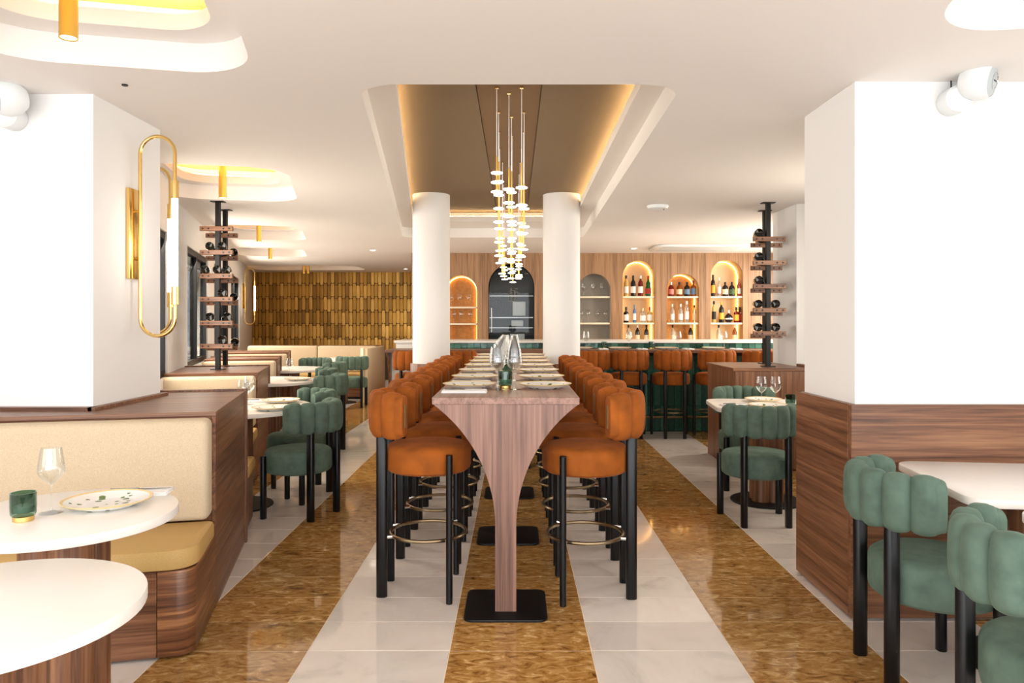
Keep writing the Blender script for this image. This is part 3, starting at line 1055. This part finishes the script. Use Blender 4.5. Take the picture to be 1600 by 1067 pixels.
glass((1.885, 5.62, Z75), 0, 'left of two wine glasses beside the right pillar')
glass((1.985, 5.60, Z75), 0, 'right of two wine glasses beside the right pillar')
candle((2.07, 5.52, Z75), 0, 'green candle holder right of the two glasses by the pillar')
plate((1.98, 5.86, Z75), .3, 'farther patterned plate on the table by the right pillar')
plate((1.88, 5.46, Z75), 1.3, 'nearer plate hidden by the chair back at the right pillar')
napkin((1.68, 5.58, Z75), .2, 'white napkin at the left side of the table by the right pillar')

# ------------------------------------------------------------------ banquette booths along the left
def booth(label, loc, length, D, top, back_seat=True):
    t = thing('banquette', label, 'bench', (loc[0], loc[1], 0), R13)
    Lx = -length
    part('divider_body', MB().rbox(Lx, -.02, .002, D - .05, 0, top - .022, .002, 1), 'walnut_h', t)
    part('end_panel', MB().rbox(-.0195, .0, -.0, D - .052, 0.0, top - .022, .002, 1), 'walnut_d', t)
    part('divider_top', MB().rbox(Lx, .003, -.003, D - .051, top - .0215, top, .002, 1), 'walnut_h', t)
    part('end_post', MB().rbox(Lx, .012, D - .05, D - .002, 0, top + .012, .002, 1), 'walnut_v', t)
    # front seat
    part('seat_base', MB().rbox(Lx, -.142, -.54, -.001, .012, .365, .002, 1), 'walnut_h', t)
    ob = rounded([(-.139, -.54), (0, -.54), (0, -.001), (-.139, -.001)], [0, .10, 0, 0], 10)
    part('seat_corner', MB().prism(ob, .012, .365, .002), 'walnut_lam', t)
    oc = rounded([(Lx, -.555), (.012, -.555), (.012, -.1), (Lx, -.1)], [0, .11, .02, 0], 10)
    part('seat_cushion', MB().prism(oc, .366, .455, .02), 'leather_tan', t)
    part('back_cushion', MB().rbox(Lx, -.012, -.13, -.001, .458, top - .024, .03, 3), 'boucle', t)
    if back_seat:
        Lx = -.78
        part('seat_base', MB().rbox(Lx, -.01, D, D + .46, .03, .365, .01, 1), 'walnut_h', t)
        part('seat_cushion', MB().rbox(Lx, .008, D + .10, D + .48, .366, .455, .025, 2), 'leather_tan', t)
        part('back_cushion', MB().rbox(Lx, -.012, D + .001, D + .12, .458, top - .03, .03, 3), 'boucle', t)
    return t


booth('nearest beige banquette with wooden end panel, front left', (-1.454, 3.58), 1.55, 1.12, .955)
booth('second beige banquette, carrying the black wine rack on the left', (-2.30, 6.59), .80, 1.02, .93, False)
booth('third beige banquette along the left windows', (-2.90, 9.0), .84, .5, .93, False)
booth('fourth beige banquette along the left windows', (-3.32, 10.8), .9, .4, .93, False)
# trim at the foot of the pillars on the dividers
struct('trim_10', MB().box(-3.5, -2.07, 3.60, 3.649, .955, .972).box(-2.089, -2.05, 3.60, 4.36, .955, .972), 'walnut_h')
# rear U-shaped bench
t = thing('bench', 'long beige upholstered bench at the back before the gold wall', 'bench', (0, 0, 0))
part('seat_base', MB().rbox(-4.9, -2.60, 13.05, 13.55, .03, .36, .01, 1), 'walnut_h', t)
part('seat_cushion', MB().rbox(-4.9, -2.62, 13.0, 13.5, .362, .45, .025, 2), 'leather_tan', t)
part('back_cushion', MB().rbox(-4.9, -3.62, 13.48, 13.62, .452, .925, .03, 3), 'boucle', t)
part('back_cushion', MB().rbox(-3.61, -2.55, 13.48, 13.62, .452, .925, .03, 3), 'boucle', t)
part('back_panel', MB().rbox(-4.9, -2.40, 13.63, 13.67, 0, .935, .004, 1), 'walnut_h', t)
part('side_cushion', MB().rbox(-2.59, -2.48, 12.55, 13.47, .452, .915, .03, 3), 'boucle', t)
part('side_panel', MB().prism([(-2.545, 12.45), (-2.49, 12.45), (-2.40, 13.62), (-2.46, 13.62)], 0, .92, .01), 'boucle', t)
part('end_trim', MB().rbox(-2.60, -2.552, 12.42, 12.50, 0, .925, .004, 1), 'shelf_cream', t)

# ------------------------------------------------------------------ the bar
BL, BR = -1.58, 3.62
t = thing('bar_counter', 'long bar with green tiled front, wooden ledge and white worktop', 'bar', (0, 0, 0))
part('bar_body', MB().box(BL + .06, BR, 9.262, 10.1, 0, 1.0), 'grout_green', t)
part('ledge', MB().rbox(BL, BR, 8.95, 9.50, 1.0, 1.035, .002, 1), 'walnut_h', t)
part('upstand', MB().box(-1.2, BR, 9.512, 10.1, 1.001, 1.104), 'grout_green', t)
part('upstand_end', MB().rbox(BL + .05, -1.203, 9.50, 10.1, 1.036, 1.104, .002, 1), 'white_gloss', t)
part('worktop', MB().rbox(BL + .03, BR, 9.46, 10.2, 1.105, 1.135, .003, 1), 'white_gloss', t)
part('end_wall', MB().rbox(BL + .04, BL + .28, 9.22, 10.1, 0, .999, .003, 1), 'white_gloss', t)
arc = [(9.22, 0), (9.22, .999), (8.97, .999)] + [(8.97 + .25 * math.sin(a), .999 - .62 * (1 - math.cos(a)) - .02) for a in [PI / 2 * k / 10 for k in range(1, 11)]]
m = MB().prism([(p[0], p[1]) for p in arc[::-1]], 0, .03)
m.xf(Matrix(((0, 0, 1, BL + .005), (1, 0, 0, 0), (0, 1, 0, 0), (0, 0, 0, 1))))
part('end_bracket', m, 'walnut_v', t)
gt = MB().rbox(-.041, .041, -.006, .006, -.155, .155, .003, 1).mesh('green_tile', 'green_tile')
gs = MB().rbox(-.041, .041, -.006, .006, -.0335, .0335, .003, 1).mesh('green_tile', 'green_tile')
x = -1.16
rr = random.Random(5)
while x < BR - .05:
    o = link('green_tile', gs, t, (x, 9.506, 1.0695)); o.rotation_euler = (rr.uniform(-.02, .02), 0, rr.uniform(-.02, .02))
    if x > .55 or x < -.55:
        for j in range(3):
            o = link('green_tile', gt, t, (x, 9.256, .16 + .315 * j + .005)); o.rotation_euler = (rr.uniform(-.012, .012), 0, rr.uniform(-.03, .03))
    x += .0845
part('foot_rail', MB().tube([(-1.0, 9.12, .2), (BR, 9.12, .2)], .018, 10), 'bronze', t)
for xx in (-.9, .9, 2.0, 3.1):
    part('rail_bracket', MB().tube([(xx, 9.12, .2), (xx, 9.25, .2)], .012, 8), 'bronze', t)
ZB = 1.035
for k, p in enumerate((908, 968, 1040, 1114)):
    nm = ['behind the right column', 'left of the middle', 'before the short lit arch', 'before the right tall arch'][k]
    plate((px(p, 9.2), 9.17, ZB), k, 'white plate on the bar ledge, ' + nm, 'plates on the bar')
    napkin((px(p, 9.2) + .27, 9.15, ZB), PI / 2, 'white napkin on the bar ledge, ' + nm, 'napkins on the bar')
for k, p in enumerate((916, 983, 1060, 1132)):
    glass((px(p, 9.3), 9.32, ZB), 0, 'wine glass on the bar ledge, %s from the right column' % ORD[k], 'wine glasses on the bar')
for k, p in enumerate((944, 1018)):
    candle((px(p, 9.3), 9.30, ZB), 0, 'green candle holder on the bar ledge, ' + ['left one', 'right one'][k], 'candle holders on the bar')
for k, p in enumerate((640, 622)):
    pass
tap = thing('beer_tap', 'brass beer tap with black handle above the bar, far right', 'tap', (px(1250, 9.7), 9.75, 1.135))
part('font', MB().cyl(0, 0, 0, .26, .03, 20, .004), 'chrome', tap)
part('spout', MB().tube([(0, 0, .235), (-.05, -.03, .235), (-.06, -.04, .20), (-.062, -.042, .15)], .009, 8), 'brass', tap)
part('handle', MB().lathe([(0, 0), (.010, 0), (.017, .03), (.018, .07), (.012, .085), (0, .087)], 14, (-.045, -.03, .245)), 'black_gloss', tap)

# dark wine cabinet in the second arch
n0, n1, ny = niches[1]
xa, xb, zt = px(n0, YW) + .006, px(n1, YW) - .006, pz(ny, YW) - .006
t = thing('wine_cabinet', 'black glazed cabinet with steel shelves in the dark arch', 'cabinet', ((xa + xb) / 2, YW, 0))
lin = [(p[0] - (xa + xb) / 2, p[1]) for p in arch(xa, xb, zt, .56)]
nn = len(lin); mb = MB()
mb.add([(p[0], .03, p[1]) for p in lin] + [(p[0], .34, p[1]) for p in lin], [(k, (k + 1) % nn, nn + (k + 1) % nn, nn + k) for k in range(nn)] + [tuple(nn + k for k in range(nn))])
part('cabinet_shell', mb, 'cabinet_black', t)
for zs in (pz(461, YW), pz(495, YW), pz(511, YW), 1.02):
    part('shelf', MB().rbox(-(xb - xa) / 2 + .01, (xb - xa) / 2 - .01, .06, .32, zs - .025, zs, .004, 1), 'stainless', t)
pn = MB(); pn.add([(p[0], .032, p[1]) for p in lin], [tuple(range(nn))])
part('glass_door', pn, 'window_glass', t)
part('door_handle', MB().tube([(-(xb - xa) / 2 + .05, .01, 1.2), (-(xb - xa) / 2 + .05, .01, 1.6)], .008, 8), 'stainless', t)
for (dx, z0, w_, h_) in ((.13, pz(493.5, YW), .22, .24), (.10, pz(510, YW), .2, .1), (.10, 1.022, .25, .14)):  # pale blocks added to imitate reflections in the glass door
    o = tag(part('reflection_block', MB().rbox(-w_ / 2, w_ / 2, 0, .08, 0, h_, .004, 1), 'plastic_grey', None, ((xa + xb) / 2 + dx, YW + .18, z0 + .002)),
            'pale block imitating a reflection on %s shelf of the black arched cabinet' % ('the upper steel' if z0 > 1.45 else ('the lower steel' if z0 > 1.2 else 'the bottom')), 'box', 'imitated reflections in the black cabinet')

# ------------------------------------------------------------------ bottles on the lit shelves
def glassy(name, col, rough=.08, trans=0.0):
    m, nt, b = newmat(name)
    b.inputs['Base Color'].default_value = col; b.inputs['Roughness'].default_value = rough
    b.inputs['Transmission Weight'].default_value = trans; b.inputs['IOR'].default_value = 1.45
    return m


glassy('g_pale', rgb(225, 200, 130), .06, .5)
glassy('g_dark', rgb(20, 16, 18)); glassy('g_red', rgb(120, 26, 22), .06, .3); glassy('g_green', rgb(12, 92, 44), .06, .2)
glassy('g_clear', rgb(225, 228, 225), .04, .75); glassy('g_amber', rgb(150, 78, 22), .06, .3); glassy('g_blue', rgb(96, 128, 176), .06, .3)
glassy('g_pink', rgb(196, 92, 84), .06, .3)
for nm, c in (('l_white', (238, 236, 230)), ('l_cream', (228, 212, 176)), ('l_black', (26, 24, 24)), ('l_yellow', (222, 172, 60)), ('l_red', (176, 40, 34)), ('l_blue', (100, 130, 160)), ('l_pink', (222, 130, 120)), ('l_green', (70, 92, 60))):
    plain(nm, rgb(*c), .6)
SHAPES = {
    'tall': ([(0, 0), (.036, 0), (.038, .006), (.038, .19), (.032, .225), (.015, .25), (.0135, .30), (0, .30)], .32, .05, .15),
    'squat': ([(0, 0), (.040, 0), (.043, .006), (.043, .12), (.036, .15), (.015, .168), (.0135, .20), (0, .20)], .215, .03, .105),
    'square': ([(0, 0), (.038, 0), (.040, .006), (.040, .14), (.034, .155), (.013, .17), (.012, .215), (0, .215)], .235, .03, .12),
    'slim': ([(0, 0), (.029, 0), (.031, .006), (.031, .20), (.027, .235), (.013, .26), (.012, .31), (0, .31)], .33, .05, .17),
    'wavy': ([(0, 0), (.040, 0), (.043, .01), (.043, .13), (.030, .165), (.034, .20), (.016, .235), (.0135, .29), (0, .29)], .315, .04, .12),
    'ball': ([(0, 0), (.03, 0), (.05, .02), (.062, .055), (.058, .09), (.035, .12), (.016, .13), (.015, .155), (0, .155)], .185, .035, .075),
}


def bottle(shape, gm_, lm, cm, loc, label, scale=1.0, group='bottles on the lit shelves'):
    prof, top, l0, l1 = SHAPES[shape]
    t = thing('bottle', label, 'bottle', loc, random.uniform(0, 6), group)
    body = MB().lathe([(r * scale, z * scale) for r, z in prof], 8 if shape == 'square' else 20)
    part('glass_body', body, gm_, t)
    rl = max(r for r, z in prof) * scale + .0012
    if shape != 'ball':
        part('paper_label', MB().lathe([(rl - .001, l0 * scale), (rl, l0 * scale), (rl, l1 * scale), (rl - .001, l1 * scale)], 8 if shape == 'square' else 20), lm, t)
    else:
        part('paper_label', MB().lathe([(.0625 * scale, .047 * scale), (.0632 * scale, .055 * scale), (.062 * scale, .068 * scale)], 20), lm, t)
    zt_ = prof[-1][1]
    part('cap', MB().cyl(0, 0, (zt_ - .03) * scale, top * scale, .0155 * scale, 14, .002), cm, t)
    return t


YB = YW + .13
r1z, r2z = pz(462.6, YW), pz(504, YW)
rows = [
    ('first tall lit arch', 'upper', r1z, [(978, 'tall', 'g_pale', 'l_white', 'l_black'), (989, 'tall', 'g_dark', 'l_white', 'l_black'), (1000.5, 'tall', 'g_red', 'l_white', 'l_white'), (1012.5, 'wavy', 'g_green', 'l_red', 'l_red')]),
    ('first tall lit arch', 'lower', r2z, [(978, 'square', 'g_dark', 'l_white', 'l_black'), (991, 'slim', 'g_blue', 'l_white', 'l_blue'), (1004, 'squat', 'g_clear', 'l_white', 'l_cream'), (1015, 'square', 'g_pale', 'l_white', 'l_red')]),
    ('short amber arch', 'upper', r1z, [(1048, 'squat', 'g_red', 'l_pink', 'l_white'), (1061, 'squat', 'g_amber', 'l_cream', 'l_black'), (1073, 'squat', 'g_dark', 'l_blue', 'l_black'), (1083, 'square', 'g_amber', 'l_blue', 'l_red')]),
    ('short amber arch', 'lower', r2z, [(1050, 'tall', 'g_clear', 'l_white', 'l_white'), (1063, 'tall', 'g_clear', 'l_white', 'l_white'), (1072.5, 'slim', 'g_clear', 'l_white', 'l_white'), (1084.5, 'slim', 'g_clear', 'l_cream', 'l_black')]),
    ('right tall lit arch', 'upper', r1z, [(1113.5, 'slim', 'g_dark', 'l_yellow', 'l_black'), (1123, 'slim', 'g_clear', 'l_white', 'l_white'), (1132.5, 'squat', 'g_dark', 'l_cream', 'l_black'), (1143, 'squat', 'g_dark', 'l_green', 'l_black'), (1154, 'tall', 'g_pink', 'l_white', 'l_pink')]),
    ('right tall lit arch', 'lower', r2z, [(1115, 'slim', 'g_pale', 'l_black', 'l_black'), (1126.5, 'tall', 'g_dark', 'l_yellow', 'l_yellow'), (1138, 'ball', 'g_dark', 'l_white', 'l_white'), (1150, 'square', 'g_red', 'l_yellow', 'l_black'), (1156, 'square', 'g_red', 'l_red', 'l_black')]),
]
CN = {'g_pale': 'pale yellow', 'g_dark': 'dark', 'g_red': 'red', 'g_green': 'green', 'g_blue': 'blue', 'g_clear': 'clear', 'g_amber': 'amber', 'g_pink': 'pink'}
for (an, sh, zz, items) in rows:
    for k, (p, s, gm_, lm, cm) in enumerate(items):
        sc_ = 1.1 if s in ('tall', 'wavy', 'slim') else 1.12
        if s == 'slim' and sh == 'upper' and p == 1123: sc_ = .95
        if p == 1154: sc_ = .9
        if s == 'slim' and p in (991, 1084.5): sc_ = .9
        if p in (1050, 1063): sc_ = .98
        bottle(s, gm_, lm, cm, (px(p, YB), YB - .02 + (.03 if p == 1156 else 0) , zz), '%s bottle, %s from left on the %s shelf of the %s' % (CN[gm_], ORD[k], sh, an), sc_)
for (an, items) in (('first tall lit arch', [(982, 'g_clear'), (996, 'g_dark'), (1010, 'g_dark')]), ('short amber arch', [(1051, 'g_clear'), (1079, 'g_dark')]), ('right tall lit arch', [(1123, 'g_clear'), (1148, 'g_amber')])):
    for k, (p, gm_) in enumerate(items):
        bottle('tall', gm_, 'l_cream', 'l_white' if k % 2 else 'l_black', (px(p, YB), YB, 1.0), '%s bottle, %s from left on the bottom shelf of the %s' % (CN[gm_], ORD[k], an), 1.0)
# stemware in the grey and the left amber niche
for (an, zs, ps, sc_) in (('upper shelf of the grey arch', r1z, (912, 926, 940), 1), ('lower shelf of the grey arch', r2z, (908, 919, 933, 946), 1),
                          ('upper shelf of the left amber arch', pz(479, YW), (706, 718, 732), 1), ('lower shelf of the left amber arch', pz(505, YW), (709, 721, 735), 1)):
    for k, p in enumerate(ps):
        glass((px(p, YB), YB, zs), 0, 'stemmed glass, %s from left on the %s' % (ORD[k], an), 'glasses in the arches')

# ------------------------------------------------------------------ wine racks
def wine_rack(label, p1, p2, base, levels, half, bottles, planks='walnut_h'):
    t = thing('wine_rack', label, 'wine rack', (p1[0], p1[1], base))
    d = (p2[0] - p1[0], p2[1] - p1[1])
    for (x, y) in ((0, 0), d):
        part('post', MB().box(x - .02, x + .02, y - .02, y + .02, .008, CZ - base - .008), 'black_metal', t)
        part('foot_plate', MB().box(x - .06, x + .06, y - .04, y + .04, 0, .008), 'black_metal', t)
        part('top_plate', MB().box(x - .06, x + .06, y - .04, y + .04, CZ - base - .008, CZ - base), 'black_metal', t)
    me = MB().rbox(-half, half, -.014, .014, -.022, .022, .003, 1).mesh('rack_bar', 'walnut_h')
    peg = MB(); peg.tube([(0, -.016, 0), (0, .016, 0)], .009, 10)
    pm = peg.mesh('bar_hole', 'dark')
    for i, z in enumerate(levels):
        b1 = link('rack_bar', me, t, (0.0, -.036, z - base))
        b2 = link('rack_bar', me, t, (d[0] * .5, d[1] * .5, z - base - .03))
        for b in (b1, b2):
            for hx in (-.8, -.45, .45, .8):
                link('bar_hole', pm, b, (hx * half, 0, 0))
        part('rack_arm', MB().box(-.008, .008, 0.02, d[1] - .02, -.008, .008).xf(Matrix(((1, d[0] / d[1], 0, 0), (0, 1, 0, 0), (0, 0, 1, 0), (0, 0, 0, 1)))), 'black_metal', t, (0, 0, z - base - .01))
    return t


def build_wine():
    t = thing('wine_bottle', '', 'bottle')
    rot = Matrix(((1, 0, 0, 0), (0, 0, 1, 0), (0, -1, 0, 0), (0, 0, 0, 1)))      # lies along +y, base towards us
    part('glass_body', MB().lathe([(0, .012), (.030, .004), (.036, 0), (.0385, .006), (.0385, .19), (.033, .22), (.015, .245), (.014, .295), (0, .295)], 28).xf(rot), 'wine_glass_dark', t)
    part('foil', MB().lathe([(.0145, .235), (.0152, .25), (.0148, .30), (0, .30)], 16).xf(rot), 'l_black', t)
    return t


glassy('wine_glass_dark', rgb(9, 11, 10), .05)
wine = Maker(build_wine)
lv_l = [pz(y, 6.95) for y in (358, 395, 431.5, 467.6, 504.6, 540.7)]
wine_rack('tall black wine rack with wooden bars on the left divider', (-2.80, 6.95), (-2.94, 7.48), .93, lv_l, .155, None)
LEFT = {1: (-.06, .055), 2: (-.105, .01, .10), 3: (.055,), 4: (-.06, .105), 5: (.055,)}
LOW = {1: (-.06, .035, .12), 2: (-.03, .05), 3: (.12,), 4: (.04,), 5: (.13,)}
LEVN = ['top', 'second', 'third', 'fourth', 'fifth', 'lowest']
for i in range(1, 6):
    for k, dx in enumerate(LEFT[i]):
        wine((-2.80 + dx, 6.90, lv_l[i] + .022 + .0385), math.radians(19), 'dark wine bottle, %s from left on the %s bar of the left rack' % (ORD[k], LEVN[i]), 'wine bottles in the left rack')
    for k, dx in enumerate(LOW[i]):
        wine((-2.87 + dx, 7.20, lv_l[i] - .03 + .022 + .0385), math.radians(19), 'dark wine bottle behind the %s bar of the left rack, %s from left' % (LEVN[i], ORD[k]), 'wine bottles in the left rack')
lv_r = [pz(y, 7.02) for y in (374, 411, 447.5, 484.7, 521)]
wine_rack('tall black wine rack with wooden bars on the right planter', (2.417, 7.02), (2.56, 7.53), .955, lv_r, .155, None)
RB = {0: (-.10, -.05), 1: (-.10, -.05), 2: (-.10, -.05), 3: (-.105, .06), 4: (-.105, .06)}
LEVR = ['top', 'second', 'third', 'fourth', 'lowest']
for i in range(5):
    for k, dx in enumerate(RB[i]):
        up = 0 if (k == 0 or i > 2) else .0
        yy = 6.97 + (.30 if (k == 1 and i < 3) else 0)
        wine((2.417 + dx + (.07 if yy > 7.1 else 0), yy, lv_r[i] + .022 + .0385 - (.03 if yy > 7.1 else 0)), math.radians(-12), 'dark wine bottle, %s from left on the %s bar of the right rack' % (ORD[k], LEVR[i]), 'wine bottles in the right rack')
# planter / divider box on the right
t = thing('divider_cabinet', 'walnut divider cabinet under the right wine rack', 'cabinet', (0, 0, 0))
part('cabinet_body', MB().box(2.035, 2.70, 6.815, 7.75, 0, .928), 'walnut_v', t)
part('cabinet_top', MB().rbox(2.02, 2.715, 6.80, 7.76, .929, .955, .002, 1), 'walnut_h', t)
for (a, b) in ((.30, .925), (.02, .296)):
    part('front_panel', MB().rbox(2.04, 2.695, 6.803, 6.8145, a, b, .002, 1), 'walnut_v', t)
part('end_panel', MB().rbox(2.716, 2.76, 6.80, 7.095, 0, .98, .002, 1), 'walnut_v', t)

# ------------------------------------------------------------------ lamps
def sconce(label, loc):
    """brass loop standing off a wall that faces +x; origin on the wall, z = loop bottom"""
    t = thing('wall_lamp', label, 'lamp', loc)
    Hh, W, r = 1.09, .19, .010
    x0 = .045
    R = W / 2; cx = x0 + R
    arcp = lambda a, b, cz, n=14: [(cx + R * math.cos(a + (b - a) * k / n), 0, cz + R * math.sin(a + (b - a) * k / n)) for k in range(n + 1)]
    path = arcp(0, PI, Hh - R) + arcp(PI, 2 * PI, R)
    t_top, t_bot = .76, .26
    p1 = [(x0 + W, 0, t_top)] + path + [(x0 + W, 0, t_bot)]
    part('loop_tube', MB().tube(p1, r, 12), 'brass', t)
    part('light_tube', MB().cyl(x0 + W, 0, t_bot - .01, t_top + .01, .0165, 20), 'lamp_tube', t)
    for z in (t_top - .01, t_bot - .09):
        part('socket', MB().cyl(x0 + W, 0, z, z + .10, .020, 20, .002), 'brass', t)
    part('wall_plate', MB().rbox(.0, .022, -.065, .065, .31, .80, .003, 2), 'brass', t)
    for z in (.42, .68):
        part('bracket', MB().tube([(.02, 0, z), (x0, 0, z)], .008, 8), 'brass', t)
    return t


sconce('large brass loop wall lamp on the front left pillar', (-2.09, 4.02, 1.313))
sconce('brass loop wall lamp half hidden behind the front left pillar', (-2.5, 4.84, 1.313))
sconce('small distant brass loop wall lamp beside the gold wall', (fac(14.4) + .01, 14.4, 1.313))

for i, c in enumerate(coves):
    lab = ['nearest left', 'second left', 'third left', 'fourth left', 'far left', 'near right', 'second right', 'third right'][i]
    spots = [c['c']]
    if i == 0:
        spots = [(-1.60, 2.64)]
    if i == 4:
        spots = [(px(475, 15.85), 15.85), (px(481.5, 15.85), 15.85)]
    for q, (x, y) in enumerate(spots):
        t = thing('ceiling_lamp', 'brass cylinder lamp hanging in the %s ceiling cove%s' % (lab, '' if len(spots) == 1 else [', left one', ', right one'][q]), 'lamp', (x, y, 2.41), 0, 'brass cylinder lamps')
        part('canopy_disc', MB().cyl(0, 0, .362, .38, .05, 28, .002), 'brass_satin', t)
        part('cylinder', MB().lathe([(.026, .002), (.031, 0), (.031, .365), (0, .365)], 28), 'brass_satin', t)
        part('lens', MB().cyl(0, 0, .004, .012, .026, 24), 'lamp_tube', t)

# pendant lights: cord, brass rod and glowing discs, three rows above the table
rr = random.Random(11)
disc_me = MB().lathe([(0, -.0055), (.026, -.0055), (.033, -.003), (.0345, 0), (.033, .003), (.026, .0055), (0, .0055)], 28).mesh('glow_disc', 'disc_glow')
PX = (-.115, -.027, .054)
for row in range(3):
    for k in range(8):
        y = 4.40 + .52 * k + (.12 if row == 1 else 0)
        zc = PZ if row != 1 else PZ + .004
        n = rr.choice((2, 3, 3, 4))
        rod = .17 + .06 * n
        low = rr.uniform(1.77, 1.88) if k > 4 else rr.uniform(1.84, 2.0) if k > 1 else rr.uniform(1.99, 2.12)
        if k == 0:
            low, n, rod = ((2.16, 3, .22), (2.03, 3, .30), (2.08, 2, .26))[row]
        lab = 'hanging light with glowing discs, %s row over the long table, %s from the front' % (['left', 'middle', 'right'][row], ORD[k])
        t = thing('pendant_lamp', lab, 'lamp', (PX[row] + rr.uniform(-.012, .012), y, low), 0, 'pendant lights over the long table')
        part('cord', MB().cyl(0, 0, rod, zc - low - .006, .0022, 8), 'linen', t)
        part('ceiling_cap', MB().cyl(0, 0, zc - low - .006, zc - low, .012, 12), 'brass', t)
        part('rod', MB().cyl(0, 0, 0.0, rod, .0048, 10), 'brass_satin', t)
        for q in range(n):
            link('glow_disc', disc_me, t, (0, 0, .006 + q * (rod - .05) / n))
# downlights, smoke detector, air grille, speakers
for i, (x, y) in enumerate(((px(583, 11.8), 11.8), (px(634, 16.1), 16.1), (px(990, 11.5), 11.5), (px(1153.6, 11.5), 11.5))):
    t = thing('downlight', 'small round recessed downlight, ' + ['before the gold wall', 'close to the gold wall', 'left of the ceiling grille', 'right of the ceiling grille'][i], 'lamp', (x, y, CZ), 0, 'recessed downlights')
    part('trim_ring', MB().lathe([(.04, -.006), (.058, -.006), (.06, 0), (.04, 0)], 24), 'plastic_white', t)
    part('lens', MB().cyl(0, 0, -.004, -.001, .04, 24), 'downlight', t)
    spot('downlight_beam', (x, y, CZ - .02), 90 if i < 2 else 40, (1.0, .85, .66))
t = thing('smoke_detector', 'white dome smoke detector on the ceiling right of the recess', 'detector', (1.40, 7.2, CZ))
part('dome', MB().lathe([(0, -.05), (.06, -.046), (.095, -.03), (.105, -.01), (.105, -.001), (0, -.001)], 32), 'plastic_white', t)
part('led_dot', MB().cyl(.05, -.05, -.05, -.03, .004, 8), 'dark', t)
t = thing('air_grille', 'white rounded ceiling air grille above the bar', 'grille', (2.82, 11.3, CZ))
part('grille_frame', MB().prism(rounded(rect(0, 0, .70, .42), .15, 8), -.03, -.001, .008), 'plastic_white', t)
for k in range(3):
    part('slot', MB().rbox(-.6, .6, -.25 + .22 * k, -.2 + .22 * k, -.034, -.0305, .001, 1), 'plastic_grey', t)
t = thing('sprinkler', 'tiny dark sensor in the ceiling near the front left cove', 'sensor', (px(195, 3.5), 3.5, CZ))
part('sensor_disc', MB().cyl(0, 0, -.006, -.001, .014, 14), 'dark', t)


def speaker(label, loc, tilt, s=1.0, ry=0.0):
    t = thing('speaker', label, 'speaker', loc)
    m1 = Matrix.Rotation(math.radians(90), 4, 'X')
    part('wall_mount', MB().lathe([(0, 0), (.058, 0), (.062, .006), (.062, .085), (.05, .10), (0, .10)], 32).xf(Matrix.Scale(s, 4) @ m1), 'plastic_white', t)
    prof = [(0, -.07), (.05, -.064), (.076, -.035), (.084, 0), (.08, .04), (.068, .062)]
    M2 = Matrix.Translation((.055 * s, -.125 * s, .065 * s)) @ Matrix.Rotation(tilt, 4, 'Z') @ Matrix.Rotation(math.radians(102), 4, 'X') @ Matrix.Scale(s, 4)
    part('ball_housing', MB().lathe(prof, 32).xf(M2), 'plastic_white', t)
    part('grille', MB().lathe([(.067, .061), (.05, .068), (.036, .071)], 32).xf(M2), 'plastic_grey', t)
    part('trim_ring', MB().lathe([(.036, .070), (.038, .074), (.034, .0745), (.033, .070)], 32).xf(M2), 'chrome', t)
    part('cone_cap', MB().lathe([(.033, .071), (.02, .0725), (0, .073)], 24).xf(M2), 'plastic_grey', t)
    part('name_strip', MB().box(-.018, .018, -.003, .003, .0725, .0742).xf(M2), 'dark', t)
    part('cable', MB().tube([(0.0, -.02 * s, .05 * s), (-.0, -.02 * s, .085 * s), (.005, -.01 * s, .11 * s)], .003, 6), 'dark', t)
    return t


speaker('white ball speaker high on the right wall', (px(1482, 3.46), 3.459, pz(162, 3.46)), .75)
speaker('white ball speaker at the left frame edge', (px(26, 3.65), 3.649, pz(186, 3.65)), -.7)
speaker('small distant white speaker on the far right wall', (px(1237, 12.35), 12.349, pz(408, 12.35)), 0, 1.0)
